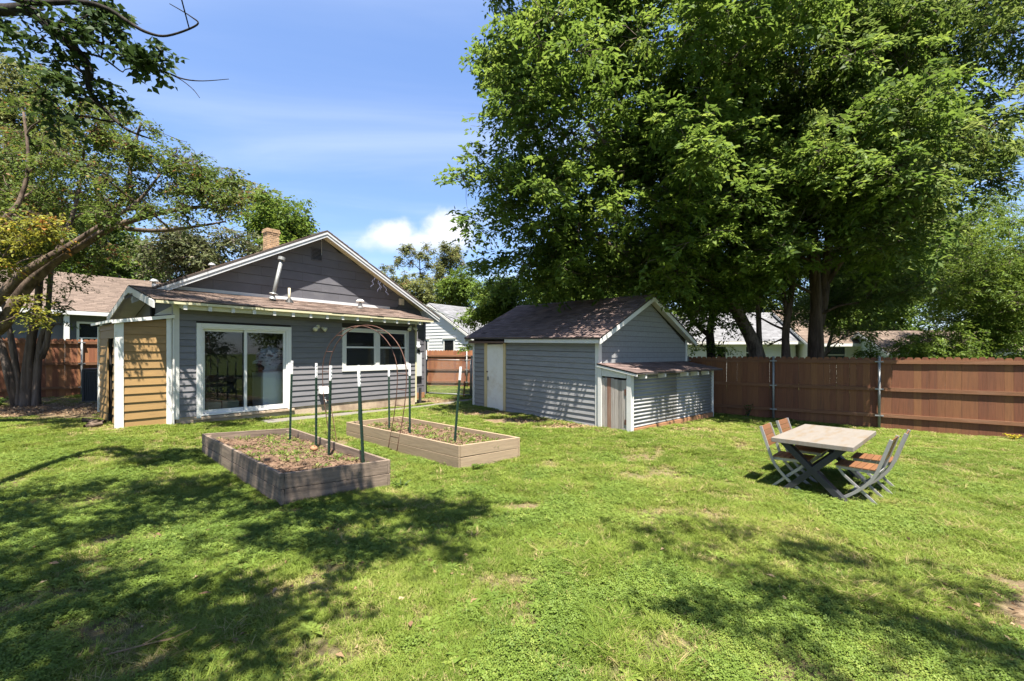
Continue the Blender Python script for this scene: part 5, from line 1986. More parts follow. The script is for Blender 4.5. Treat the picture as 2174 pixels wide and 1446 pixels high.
def tree(name, label, base, stems, clumps, n_leaves, leaf_l, leaf_w, leafm, barkm, seed, twig=.5, per=22, length=.55, droop=.15, limb_r=.05, sides=12, flare=.06, flat=.5, tint=(.45, .2), cat="tree", shell=.45, hang=.3, group=None, twig_r=.006, attach=None):
    """stems: list of (points, r0, r1) in world metres. Limbs run from the stems to every clump, twigs to many sprays."""
    r = random.Random(seed)
    T = thing(name, label, cat, base, 0, group)
    b = Vector(base)
    nodes = []
    for i, (pts, r0, r1) in enumerate(stems):
        mb = MB()
        P = bark_tube(mb, [Vector(p) - b for p in pts], r0, r1, sides, seed + i, flare if i == 0 else 0)
        mb.build("trunk", barkm, T, smooth=True)
        nodes += [(p, r0 + (r1 - r0) * (k / len(P))) for k, p in enumerate(P) if k > len(P) * .3]
    v, q, tt, a0, a1, ci = sprays(clumps, n_leaves, leaf_l, leaf_w, seed, droop, per, length, flat, shell, tint, hang)
    lm = MB()
    paths = []
    cl = [Vector(c[:3]) - b for c in clumps]
    order = sorted(range(len(cl)), key=lambda i: min((cl[i] - p).length for p, _ in nodes))
    for i in order:
        c = cl[i]
        # nearest node that lies lower than the clump where possible
        best = min(nodes, key=lambda nd: (nd[0] - c).length + max(0, nd[0].z - c.z + .5 * math.hypot(nd[0].x - c.x, nd[0].y - c.y)) * 1.6)
        if (best[0] - c).length < .2:
            continue
        p = wiggle(best[0], c, 6, .10, r, -.04)
        rr = min(best[1] * .62, limb_r)
        lm.tube(p, list(np.linspace(rr, max(.010, rr * .30), 7)), 6, cap=False)
        nodes += [(p[k], rr + (rr * .3 - rr) * k / 6) for k in (2, 4, 5, 6)]
        paths.append((i, p))
    pm = dict(paths)
    for s in range(len(a0)):
        if r.random() < twig and int(ci[s]) in pm:
            p = pm[int(ci[s])]
            e = Vector(a0[s]) - b
            st = min((p[3], p[4], p[5], p[6]), key=lambda x: (x - e).length)
            f = Vector(a1[s]) - b
            m = st.lerp(e, .5) + Vector((r.uniform(-.1, .1), r.uniform(-.1, .1), r.uniform(-.05, .12)))
            lm.tube([st, m, e, e.lerp(f, .9)], [twig_r * 1.6, twig_r * 1.2, twig_r, twig_r * .5], 3, cap=False)
    if lm.v:
        kind(lm.build("branches", barkm, T, smooth=True), "stuff")
    ob = np_mesh("crown", v - np.array(base), q, leafm, T, tint=tt)
    kind(ob, "stuff")
    return T


def ball(c, r, n, seed, rc, shell=.6, squash=.8, jit=.3, accept=None):
    """Clump ellipsoids spread through a crown ellipsoid (centre c, radii r)."""
    g = np.random.default_rng(seed)
    out = []
    tries = 0
    while len(out) < n and tries < n * 60:
        tries += 1
        d = g.normal(0, 1, 3)
        d /= np.linalg.norm(d)
        p = np.array(c) + d * g.random() ** shell * np.array(r)
        if accept and not accept(p):
            continue
        k = rc * g.uniform(1 - jit, 1 + jit)
        out.append((*p, k * g.uniform(.9, 1.3), k * g.uniform(.9, 1.3), k * squash * g.uniform(.8, 1.1), g.uniform(.6, 1.4)))
    return out


def pxy(p):
    return 1087 + 945 * p[0] / p[1], 750 - 945 * (p[2] - 1.85) / p[1]


def build_trees():
    # --- the broad tree whose leaning stems stand beyond the fence, crown over the shed
    lb = np.array([(-900, 1110), (-100, 1030), (0, 1015), (110, 975), (250, 975), (370, 965), (430, 1010), (500, 1040), (560, 1070), (640, 1150)], float)
    bb = np.array([(960, 420), (1060, 600), (1150, 640), (1300, 640), (1420, 660), (1500, 700), (1620, 705), (1700, 660), (1800, 680), (1880, 690), (1950, 560), (2030, 430), (2174, 390), (2300, 380)], float)

    def clear(p):
        # keep the thick trunk and its neighbours in view below the crown
        x, y = pxy(p)
        return not (p[1] < 15.9 and ((1680 < x < 1800 and 440 < y < 780) or (1560 < x < 1690 and 620 < y < 780)))

    def acc(p):
        if p[1] < 5 or not clear(p) or (p[0] < .8 and p[1] > 14):
            return False
        x, y = pxy(p)
        m = 945 * .55 / p[1]
        return x > np.interp(y, lb[:, 0], lb[:, 1]) + m and y < np.interp(x, bb[:, 0], bb[:, 1]) - m * .6
    B = ball((4.9, 13.4, 8.2), (7.0, 4.6, 6.8), 215, 3, .95, .5, .8, .3, acc)
    sh = np.array(sdir)
    g = np.random.default_rng(77)
    while len(B) < 260:                        # boughs reaching forward over the shed gable and lean-to
        u, v = g.uniform(-.9, .4), g.uniform(-4.6, -1.2)
        p = np.array([*sw(u, v), g.uniform(.8, 3.2)]) + sh * g.uniform(2.6, 5.6)
        if acc(p):
            k = g.uniform(.45, .7)
            B.append((*p, k, k, k * .6, 1.0))
    # a few low sprays over the shed ridge and in front of the gable
    for px, py, t in ((1080, 600, 14.5), (1130, 610, 15), (1190, 600, 14), (1250, 590, 15.5), (1320, 560, 13), (1390, 560, 15), (1450, 600, 15.5), (1480, 640, 15.5), (1010, 480, 12), (985, 380, 12), (1040, 560, 13), (1430, 520, 11.5), (1520, 560, 12.5), (1500, 640, 14.6), (1560, 640, 14.8)):
        p = at(px, py, t)
        B.append((*p, .75, .75, .45, 1.2))
    for k in range(60):                        # outer boughs at the left
        y = g.uniform(-150, 620)
        p = np.array(at(np.interp(y, lb[:, 0], lb[:, 1]) + g.uniform(35, 190), y, g.uniform(11.5, 14.5)))
        if acc(p):
            B.append((*p, .7, .7, .5, 1.1))
    for k in range(30):                        # low curtain of leaves towards the house
        p = np.array(at(g.uniform(1000, 1400), g.uniform(330, 610), g.uniform(12.5, 16)))
        if acc(p):
            B.append((*p, .85, .8, .6, 1.1))
    b = at(1608, 757, 16)
    st = [([(b.x, b.y, -.1), at(1608, 757, 16), at(1575, 680, 15.8), at(1535, 610, 15.2), at(1500, 560, 14.6), at(1440, 440, 13.8), at(1400, 250, 13.4)], .26, .07),
          ([(b.x + .15, b.y + .3, -.1), at(1612, 757, 16.3), at(1611, 690, 16.4), at(1606, 560, 16.2), at(1590, 380, 15.6), at(1570, 150, 15)], .13, .05),
          ([at(1535, 610, 15.2), at(1450, 580, 14.2), at(1330, 540, 13), at(1220, 470, 12.2)], .12, .04),
          ([at(1500, 560, 14.6), at(1350, 380, 13.6), at(1230, 240, 13)], .11, .04)]
    tree("shade_tree", "broad bright green shade tree on leaning stems behind the shed", (b.x, b.y, 0), st, B, 215000, .165, .46, M["leaf_elm"], M["bark_grey"], 5, twig=.35, per=20, length=.55, droop=.12, limb_r=.06, hang=.16, flat=.42, tint=(.47, .24))
    # --- the tall tree with the thickest trunk
    def acc2(p):
        if p[1] < 9.5 or not clear(p) or p[0] > 15.2:
            return False
        x, y = pxy(p)
        m = 945 * .55 / p[1]
        return x > 1510 + m and y < np.interp(x, bb[:, 0], bb[:, 1]) - m * .6
    A_ = ball((12.6, 14.8, 9.2), (7.4, 4.9, 7.4), 165, 8, 1.0, .48, .8, .3, acc2)
    while len(A_) < 200:                       # boughs reaching forward over the fence
        u = g.uniform(3.6, 9.6)
        p = np.array([FP[0] + FC * u - FS * -.3, FP[1] + FS * u + FC * -.3, g.uniform(.3, 1.6)]) + sh * g.uniform(3.6, 7.0)
        if acc2(p):
            k = g.uniform(.5, .8)
            A_.append((*p, k, k, k * .6, .9))
    for k in range(26):                        # outer boughs at the upper right
        p = at(g.uniform(1990, 2230), g.uniform(-40, 350), g.uniform(11.2, 13.5))
        A_.append((*p, .6, .6, .42, .8))
    for px, py, t in ((1790, 620, 14.4), (1840, 640, 14.2), (1880, 650, 14.0), (1850, 690, 14.2), (1800, 680, 14.6), (1900, 620, 14.2), (1775, 655, 14.4), (1860, 600, 13.8), (1930, 570, 13.8), (1960, 600, 14)):
        if clear(at(px, py, t)):
            A_.append((*at(px, py, t), .55, .5, .4, .9))
    b = at(1732, 757, 15.2)
    st = [([(b.x, b.y, -.2), at(1732, 757, 15.2), at(1732, 700, 15.2), at(1733, 640, 15.2), at(1728, 540, 15.2), at(1722, 420, 15.1), at(1700, 300, 15), at(1660, 120, 14.6), at(1640, -60, 14.4)], .245, .09),
          ([at(1738, 690, 15.25), at(1748, 630, 15.3), at(1757, 540, 15.4), at(1765, 460, 15.5), at(1800, 300, 15.6), at(1850, 100, 15.4)], .18, .06),
          ([at(1757, 600, 15.3), at(1800, 540, 15), at(1850, 510, 14.6), at(1930, 500, 14)], .09, .03),
          ([at(1722, 420, 15.1), at(1790, 400, 14.4), at(1860, 385, 13.8), at(1940, 390, 13)], .10, .03)]
    tree("shade_tree", "tall dull green tree on the thickest trunk right of centre behind the fence", (b.x, b.y, 0), st, A_, 175000, .165, .36, M["leaf_pecan"], M["bark_red"], 6, twig=.35, per=22, length=.6, droop=.2, limb_r=.06, hang=.3, sides=16, flat=.45, tint=(.46, .24))
    # --- slim double-stemmed tree between
    b = at(1668, 757, 15.6)
    Cc = ball((10.3, 17.0, 7.0), (3.2, 2.4, 3.4), 52, 12, .9, .6, .8, .3, lambda p: pxy(p)[1] < 660)
    for px, py, t in ((1640, 700, 15.2), (1690, 725, 15.0), (1655, 740, 15.3), (1700, 690, 15.4), (1640, 655, 16), (1690, 655, 15.0), (1720, 670, 14.6), (1600, 650, 15), (1570, 660, 16.5), (1630, 735, 16.5)):
        if clear(at(px, py, t)):
            Cc.append((*at(px, py, t), .5, .5, .36, .8))
    st = [([(b.x, b.y, -.1), at(1668, 757, 15.6), at(1668, 700, 15.6), at(1680, 620, 15.7), at(1690, 520, 15.8), at(1700, 380, 16)], .16, .05),
          ([at(1672, 690, 15.65), at(1662, 600, 15.8), at(1662, 500, 16), at(1650, 330, 16.3)], .085, .035)]
    tree("slim_tree", "slim reddish trunk forking low, left of the thickest trunk", (b.x, b.y, 0), st, Cc, 40000, .12, .4, M["leaf_elm"], M["bark_red"], 7, twig=.3, per=20)
    # --- ivy-footed tree behind the shed's right end
    b = at(1512, 752, 16.6)
    Dc = ball((6.3, 17.4, 5.6), (3.6, 2.2, 2.4), 48, 15, .85, .6, .7, .3, lambda p: pxy(p)[1] < 680)
    Dc += [(*at(1490, 735, 16.4), .55, .4, .30, 1.5), (*at(1535, 742, 16.4), .5, .4, .25, 1.5), (*at(1465, 690, 16.2), .6, .5, .4, 1), (*at(1560, 690, 16), .5, .5, .35, .9)]
    st = [([(b.x, b.y, -.1), at(1510, 752, 16.6), at(1508, 690, 16.5), at(1530, 640, 16.4), at(1555, 590, 16.4), at(1560, 480, 16.6)], .17, .05),
          ([at(1508, 715, 16.5), at(1480, 690, 16.4), at(1455, 650, 16.4), at(1430, 560, 16.4)], .09, .04)]
    tree("ivy_tree", "dark forked tree with ivy at its foot just right of the shed gable", (b.x, b.y, 0), st, Dc, 48000, .12, .45, M["leaf_elm"], M["bark_dark"], 9, twig=.3, per=20)
    # --- shrubby fresh green trees at the right behind the fence
    for i, (c, r, n, nl, lab, m, tr) in enumerate([
        ((17.9, 16.4, 4.3), (3.1, 2.0, 3.0), 60, 60000, "fresh green bushy tree above the right end of the fence", "leaf_bright", (17.4, 16.8)),
        ((21.5, 20.0, 5.6), (3.4, 2.2, 3.6), 40, 34000, "taller fresh green tree behind the bushy one at the far right", "leaf_bright", (21.5, 20.0)),
        ((13.9, 18.6, 4.3), (2.8, 1.8, 2.3), 40, 34000, "dark leafy tree hanging over the sage green outbuilding", "leaf_pecan", (13.8, 19.8))]):
        z = g1(*tr)
        cl = ball(c, r, n, 60 + i, .75, .5, .85)
        st = [([(tr[0], tr[1], z - .1), (tr[0], tr[1], z + 1.2), (c[0], c[1], c[2])], .12, .04)]
        tree("bushy_tree", lab, (tr[0], tr[1], z), st, cl, nl, .12, .34, M[m], M["bark_grey"], 70 + i, twig=.25, per=20, length=.5, limb_r=.04)
    for i, (x, y, zc, rx, rz, lab) in enumerate([(22.5, 5.5, 5.0, 3.2, 3.8, "dark tree past the far right end of the long fence, mirrored in the glass door"), (22.0, -1.5, 5.2, 3.4, 4.2, "dark tree right of the camera, mirrored in the glass door"), (21, 10.5, 4.4, 2.6, 3.0, "dark tree beyond the long fence, out to the right of the yard")]):
        z = g1(x, y)
        tree("bushy_tree", lab, (x, y, z), [([(x, y, z - .1), (x, y, z + 1.5), (x, y, zc)], .2, .06)], ball((x, y, zc), (rx, rx, rz), 26, 230 + i, 1.2, .5, .85), 11000, .24, .45, M["leaf_pecan"], M["bark_grey"], 240 + i, twig=.1, per=16, length=.9, limb_r=.06, sides=8)
    c = at(1830, 735, 15.2)
    cl = [(c.x - .5, c.y, .9, .8, .5, .75, 1), (c.x + .7, c.y + .2, .9, .8, .5, .8, 1), (c.x + 1.9, c.y, 1.2, .8, .5, .85, 1), (c.x + 3.2, c.y - .3, 1.2, .8, .5, .9, 1), (c.x + 2.6, c.y + .4, 1.6, .8, .5, .7, 1), (c.x + .5, c.y + .2, 1.75, .6, .4, .45, 1), (c.x + 1.5, c.y, 2.0, .6, .4, .5, 1), (c.x + 2.3, c.y, 2.2, .6, .4, .6, 1), (c.x + 3.4, c.y, 2.2, .7, .5, .8, 1)]
    tree("shrub", "bright leafy shrub peeping over the fence right of the thickest trunk", (c.x, c.y, 0), [([(c.x, c.y, -.1), (c.x + .3, c.y, .5), (c.x + 1, c.y, 1.0)], .05, .02)], cl, 17000, .11, .4, M["leaf_bright"], M["bark_grey"], 90, twig=.2, per=18, length=.4, cat="shrub", limb_r=.02)
    # --- wood far behind closing the view under the crowns
    for i, (x, y, zc, rx, rz, m) in enumerate([(9, 32, 6.2, 5.0, 3.6, "leaf_elm"), (17.5, 33, 7.0, 5.4, 4.6, "leaf_pecan"), (26, 31, 6.6, 6.4, 5.2, "leaf_elm"), (3.5, 30, 5.6, 3.4, 3.0, "leaf_bright"), (34, 30, 7.5, 5.2, 5.0, "leaf_bright"), (22.5, 27.5, 5.0, 3.4, 3.4, "leaf_elm")]):
        z = g1(x, y)
        cl = ball((x, y, zc), (rx, 2.2, rz), 30, 100 + i, 1.35, .5, .85)
        lab = ["dark wide tree beyond the white house at the right", "dark tall tree beyond the cream house", "dark tree beyond the outbuilding roof", "fresh green tree beyond the shed roof", "outermost tree beyond the right end of the fence", "tree standing just behind the tan roofed outbuilding"][i]
        tree("background_tree", lab, (x, y, z), [([(x, y, z - .1), (x + .2, y, z + 2), (x, y, zc)], .3, .1)], cl, 26000, .24, .5, M[m], M["bark_dark"], 110 + i, twig=.1, per=16, length=1.0, limb_r=.1, sides=8, group="trees beyond the neighbouring houses")
    # --- behind the gate
    c = at(1040, 640, 18.5)
    cl = ball((c.x, c.y, c.z), (1.5, 1.3, 1.1), 22, 130, .55, .5, .8)
    cl += [(*at(985, 680, 18), .4, .4, .25, 1), (*at(1010, 740, 18), .45, .4, .25, 1), (*at(985, 735, 17.9), .3, .3, .15, 1)]
    tree("small_tree", "small fresh green tree behind the left end of the shed by the gate", (c.x + .2, c.y, .1), [([(c.x + .2, c.y, 0), (c.x + .1, c.y, 1.6), (c.x, c.y, c.z)], .09, .03)], cl, 16000, .13, .5, M["leaf_bright"], M["bark_dark"], 131, twig=.3, per=18, length=.45, limb_r=.03)
    for px, py, t, rx, lab in ((905, 640, 34, 2.3, "low olive bush mass beyond the white house, right of the gable"), (975, 625, 33, 1.9, "low green tree between the sparse trees and the gate tree")):
        c = at(px, py, t)
        z = g1(c.x, c.y)
        tree("background_tree", lab, (c.x, c.y, z), [([(c.x, c.y, z - .1), (c.x, c.y, z + 2), tuple(c)], .16, .05)], ball(tuple(c), (rx, 1.2, 1.5), 22, 133 + px, .7, .5, .85), 9000, .2, .5, M["leaf_sparse" if px < 950 else "leaf_bright"], M["bark_dark"], 134 + px, twig=.2, per=14, length=.7, limb_r=.05, sides=8, group="trees beyond the white house")
    # --- thin distant trees right of the gable
    for i, (px, top, bot, w, t, nl, lab) in enumerate([(812, 575, 640, 46, 36, 7000, "thin brownish tree just right of the house gable"), (890, 525, 650, 40, 38, 9500, "tall sparse tree with bare forks right of the house gable"), (955, 522, 655, 52, 40, 15000, "cone shaped sparse tree left of the big shade tree")]):
        a, bm = at(px, top, t), at(px, bot, t)
        x, y = a.x, t
        z = g1(x, y)
        rx = w / 945 * t
        g = np.random.default_rng(140 + i)
        cl, st = [], [([(x, y, z - .1), (x + .2, y, bm.z - 1), (x, y, a.z - .5)], .18, .03)]
        for k in range(44 if i != 2 else 60):
            s = g.random()
            ww = rx * ((1 - s * .65) if i == 2 else (.5 + .8 * s))
            q = .42 if i != 2 else .5
            cl.append((x + g.uniform(-1, 1) * ww, y + g.uniform(-1, 1) * ww * .6, bm.z - 2.2 + (a.z - bm.z + 2.2) * s, q, q, q * 1.2, 1))
        tree("sparse_tree", lab, (x, y, z), st, cl, nl, .17, .5, M["leaf_sparse"], M["bark_dark"], 150 + i, twig=.6, per=9, length=.5, limb_r=.07, sides=8, shell=.7, twig_r=.016)
    # --- behind the house: bright tree by the chimney, greyish tree left of it, dark ones at the left edge
    for i, (px, py, rxp, rzp, t, n, nl, m, lab, ll) in enumerate([
        (590, 485, 62, 78, 30, 26, 15000, "leaf_bright", "bright green tree rising behind the brick chimney", .26),
        (525, 430, 50, 45, 34, 16, 3200, "leaf_sparse", "loose olive tree behind the left slope of the house roof", .26),
        (430, 545, 130, 75, 27, 34, 15000, "leaf_twiggy", "greyish thinning tree behind the left slope of the house roof", .22),
        (270, 560, 120, 90, 30, 30, 17000, "leaf_elm", "green tree beyond the brown roofed house", .25),
        (90, 500, 160, 130, 28, 34, 22000, "leaf_elm", "dense green tree beyond the fence at the far left", .25),
        (10, 270, 110, 160, 26, 26, 15000, "leaf_sparse", "tall browning tree at the left edge of the view", .24)]):
        c = at(px, py, t)
        z = g1(c.x, c.y)
        cl = ball(tuple(c), (rxp / 945 * t, 1.9, rzp / 945 * t), n, 160 + i, 1.05, .5, .85)
        tree("background_tree", lab, (c.x, c.y, z), [([(c.x, c.y, z - .1), (c.x + .3, c.y, z + 2.2), tuple(c)], .26, .08)], cl, nl, ll, .5, M[m], M["bark_grey"], 170 + i, twig=.35 if m == "leaf_twiggy" else .15, per=14, length=.9, limb_r=.09, sides=8, twig_r=.016, group="trees behind the house")
    # --- multi-stemmed tree on the left lawn
    b = at(55, 862, 12.2)
    z = g1(b.x, b.y)
    tops = [at(40, 600, 12.4), at(70, 560, 12.3), at(95, 590, 12.1), at(0, 640, 12.5)]
    st = [([(b.x + .02, b.y, z - .05), at(58, 800, 12.2), at(66, 720, 12.2), at(78, 660, 12.2), at(85, 580, 12.2), at(95, 500, 12.2), at(100, 400, 12.4)], .125, .05),
          ([(b.x + .22, b.y + .05, z - .05), at(78, 800, 12.3), at(86, 730, 12.3), at(100, 680, 12.3), at(110, 560, 12.4), at(125, 430, 12.6)], .115, .04),
          ([(b.x - .12, b.y - .05, z - .05), at(36, 800, 12.1), at(24, 720, 12.1), at(14, 670, 12.1), at(-10, 580, 12.2), at(-40, 450, 12.3)], .095, .04),
          ([(b.x - .22, b.y, z - .05), at(22, 810, 12.0), at(4, 740, 12), at(-20, 690, 12), at(-60, 600, 12)], .11, .05),
          ([at(86, 760, 12.25), at(98, 735, 12.25), at(105, 700, 12.2), at(112, 690, 12.1)], .08, .05)]
    cl = ball((-12.6, 11.3, 5.4), (2.3, 1.4, 2.1), 46, 181, .7, .5, .8, .3, lambda p: pxy(p)[1] < 610)
    for px, py, t in ((120, 640, 12), (150, 610, 11.8), (185, 560, 11.8), (190, 585, 11.4), (135, 660, 12), (70, 590, 12), (105, 665, 12), (130, 690, 12), (40, 560, 12.2), (160, 520, 12), (95, 540, 12.2)):
        cl.append((*at(px, py, t), .42, .42, .2, 1.0))
    tree("myrtle_tree", "tree with several upright fluted trunks on the lawn at the left edge", (b.x, b.y, z), st, cl, 34000, .085, .48, M["leaf_myrtle"], M["bark_myrtle"], 180, twig=.5, per=18, length=.4, limb_r=.04, flare=.04, sides=14)
    # --- leaning tree entering from the left edge, twisted limbs reaching over the house
    b = at(-110, 800, 9.2)
    z = g1(b.x, b.y)
    st = [([(b.x, b.y, z - .1), at(-60, 740, 9.1), at(5, 690, 9.0), at(50, 618, 9.0), at(110, 560, 9.0), at(170, 522, 9.0), at(240, 482, 9.1), at(330, 455, 9.3), at(420, 440, 9.6), at(500, 445, 9.9)], .165, .022),
          ([(b.x - .1, b.y - .1, z + .5), at(-50, 690, 8.8), at(5, 625, 8.7), at(45, 585, 8.7), at(95, 552, 8.7), at(150, 520, 8.75), at(215, 478, 8.8), at(290, 430, 8.9), at(340, 370, 9.1)], .13, .02),
          ([at(-30, 650, 8.7), at(5, 480, 8.7), at(40, 430, 8.8), at(60, 350, 8.9), at(50, 240, 9)], .07, .02),
          ([at(170, 522, 9.0), at(225, 470, 9.2), at(270, 400, 9.4), at(280, 330, 9.5), at(300, 260, 9.6)], .07, .018),
          ([at(110, 560, 9.0), at(150, 470, 9.3), at(170, 390, 9.5), at(180, 300, 9.6)], .06, .018),
          ([at(240, 482, 9.1), at(330, 490, 9.0), at(420, 480, 9.1), at(480, 470, 9.3)], .05, .014)]
    cl = []
    g = np.random.default_rng(190)
    top = np.array([(0, 150), (60, 140), (130, 150), (200, 190), (280, 225), (350, 275), (420, 320), (480, 340), (520, 400)], float)
    low = np.array([(0, 600), (60, 560), (140, 500), (220, 460), (300, 450), (380, 455), (460, 450), (520, 440)], float)
    while len(cl) < 130:
        x = g.uniform(-160, 505)
        y0, y1 = np.interp(x, top[:, 0], top[:, 1]), np.interp(x, low[:, 0], low[:, 1])
        y = y0 + (y1 - y0) * g.random() ** .85
        p = at(x, y, g.uniform(8.4, 10.6))
        k = g.uniform(.24, .42)
        cl.append((*p, k, k, k * .7, g.uniform(.6, 1.3)))
    tree("leaning_tree", "leaning tree with twisted limbs and reddish tinged leaves reaching in from the left", (b.x, b.y, z), st, cl, 35000, .072, .52, M["leaf_myrtle"], M["bark_limb"], 191, twig=.75, per=15, length=.34, limb_r=.028, sides=12, shell=.6, twig_r=.005)
    # yellowing sapling at the left edge under the limbs
    cl = [(*at(px, py, 8.2), .28, .28, .2, 1) for px, py in ((10, 500), (60, 520), (100, 500), (90, 470), (30, 470), (-30, 520), (60, 640), (75, 670), (10, 560), (120, 480))]
    b = at(-60, 830, 8.3)
    z = g1(b.x, b.y)
    tree("sapling", "yellow leaved sapling at the left edge below the leaning limbs", (b.x, b.y, z), [([(b.x, b.y, z - .1), at(-40, 700, 8.3), at(0, 560, 8.2), at(50, 490, 8.2)], .03, .01)], cl, 2600, .07, .5, M["leaf_yellow"], M["bark_limb"], 195, twig=.7, per=12, length=.3, limb_r=.012, sides=8, twig_r=.004)
    # --- the tree that shades the near lawn: trunk left of the camera, one bough dips into view
    b = (-5.6, .8)
    z = g1(*b)
    st = [([(b[0], b[1], z - .1), (-5.5, .9, 1.5), (-5.3, 1.1, 3.2), (-4.9, 1.3, 5.0), (-4.2, 1.6, 6.6)], .30, .10),
          ([(-5.3, 1.1, 3.4), (-5.9, 2.2, 4.9), (-6.2, 3.4, 5.9), at(-60, 0, 5.4), at(60, 22, 5.4), at(120, 70, 5.4), at(165, 110, 5.5), at(188, 145, 5.5), at(190, 190, 5.5), at(215, 225, 5.5), at(265, 272, 5.5), at(320, 295, 5.5)], .11, .008),
          ([at(-40, -30, 5.3), at(60, 5, 5.3), at(170, 5, 5.3), at(230, 20, 5.3), at(270, 45, 5.3), at(310, 68, 5.3), at(355, 76, 5.3), at(418, 53, 5.3), at(405, 35, 5.3), at(360, 8, 5.3)], .035, .004),
          ([at(165, 110, 5.5), at(215, 122, 5.5), at(255, 150, 5.5), at(262, 152, 5.5)], .016, .006),
          ([at(120, 70, 5.4), at(200, 85, 5.4), at(280, 130, 5.4), at(355, 155, 5.4), at(390, 168, 5.4), at(430, 172, 5.4), at(486, 168, 5.4)], .018, .003),
          ([at(355, 155, 5.4), at(385, 170, 5.4), at(410, 190, 5.4), at(424, 208, 5.4)], .007, .003),
          ([at(40, 30, 5.4), at(55, 52, 5.4), at(80, 70, 5.4), at(95, 62, 5.4)], .008, .004)]
    cl = []
    for px, py in ((95, 20), (140, 40), (185, 30), (225, 15), (150, 85), (195, 95), (240, 100), (275, 110), (300, 125), (330, 120), (345, 108), (340, 150), (300, 140), (215, 60), (250, 70), (110, 130), (120, 165), (150, 140), (195, 165), (205, 190), (230, 210), (175, 205), (85, 195), (120, 245), (150, 250), (205, 30), (240, 20), (60, 15), (20, 75), (8, 60), (250, 25), (70, 100), (160, 60), (100, 55)):
        cl.append((*at(px, py, 5.4 + random.uniform(-.25, .25)), .17, .19, .11, 3.8))
    g = np.random.default_rng(201)
    while len(cl) < 200:
        x, y = g.uniform(-8.5, .2), g.uniform(-2.2, 4.2)
        zz = g.uniform(5.0, 8.6)
        if zz < 1.85 + .83 * max(y, 0) + .75:
            continue
        # footprint of the shade it throws (sun offset), kept to what the lawn shows
        sx, sy = x - .104 * zz, y + .366 * zz
        if sx > -.2 - max(0, (5.2 - sy)) * .48 or sy > 6.45 - .25 * abs(sx + 3.5):
            continue
        k = g.uniform(.42, .75)
        cl.append((x, y, zz, k, k, k * .6, 1.0))
    for sx, sy in ((-.5, 5.2), (-1.0, 5.0), (-1.5, 5.3), (-.9, 5.45), (-2.2, 5.0), (-4.2, 6.3), (-3.6, 6.2), (-4.9, 5.9), (-3.2, 5.6), (-5.6, 5.7), (-6.2, 5.2)):
        zz = 6.4
        cl.append((sx + .104 * zz, sy - .366 * zz, zz, .5, .42, .35, 1.1))
    tree("oak_tree", "dark leaved tree overhanging the near lawn with one leafy bough at the upper left", (b[0], b[1], z), st, cl, 50000, .095, .6, M["leaf_dark"], M["bark_dark"], 200, twig=.5, per=16, length=.36, limb_r=.03, sides=10, twig_r=.005, shell=.5, hang=.15)
    # --- a thin-crowned tree right of the camera, out of view: only its dappled shade lies on the lawn
    cl = []
    g = np.random.default_rng(211)
    for sx0, sy0, sx1, sy1, n in ((1.2, 4.7, 2.0, 3.2, 12), (2.1, 4.9, 3.6, 3.4, 15), (2.0, 3.4, 3.3, 2.6, 20), (1.3, 3.3, 1.9, 2.5, 9), (3.0, 4.3, 4.3, 3.0, 7)):
        for k in range(n):
            t = g.random()
            sx, sy = sx0 + (sx1 - sx0) * t + g.normal(0, .12), sy0 + (sy1 - sy0) * t + g.normal(0, .12)
            zz = g.uniform(6.0, 7.4)
            cl.append((sx + .104 * zz, sy - .366 * zz, zz, .42, .42, .3, .8))
    tree("oak_tree", "tree right of the camera whose thin crown dapples the near lawn", (5.2, -1.6, g1(5.2, -1.6)), [([(5.2, -1.6, -.1), (5.1, -1.5, 2.5), (4.6, -.6, 5), (3.6, .6, 6.6)], .2, .06)], cl, 3000, .085, .5, M["leaf_dark"], M["bark_dark"], 212, twig=.4, per=14, length=.32, limb_r=.02, sides=8, shell=.7)


build_trees()


# ------------------------------------------------------------------ lawn
HIDE = bpy.data.collections.new("lawn sources")      # not linked to the scene: only instanced


def blade_tuft(name, n, spread, lo, hi, wid, seed, curl=.5, mat="grass"):
    r = np.random.default_rng(seed)
    vs, fs = [], []
    for _ in range(n):
        a, d = r.uniform(0, 6.28), spread * math.sqrt(r.random())
        bx, by = d * math.cos(a), d * math.sin(a)
        h = r.uniform(lo, hi)
        w = wid * r.uniform(.7, 1.25)
        la = r.uniform(0, 6.28)
        lean = h * curl * r.uniform(.2, 1.4)
        dx, dy = math.cos(la), math.sin(la)
        sx, sy = -dy * w / 2, dx * w / 2
        b = len(vs)
        for t, k in ((0, 1), (.5, .9), (1, .12)):
            ox, oy, z = dx * lean * t * t, dy * lean * t * t, h * (t - .35 * t * t * min(1, curl))
            vs += [(bx + ox + sx * k, by + oy + sy * k, z), (bx + ox - sx * k, by + oy - sy * k, z)]
        fs += [(b, b + 1, b + 3, b + 2), (b + 2, b + 3, b + 5, b + 4)]
    me = bpy.data.meshes.new(name)
    me.from_pydata(vs, [], fs)
    me.materials.append(M[mat])
    ob = bpy.data.objects.new(name, me)
    HIDE.objects.link(ob)
    return ob


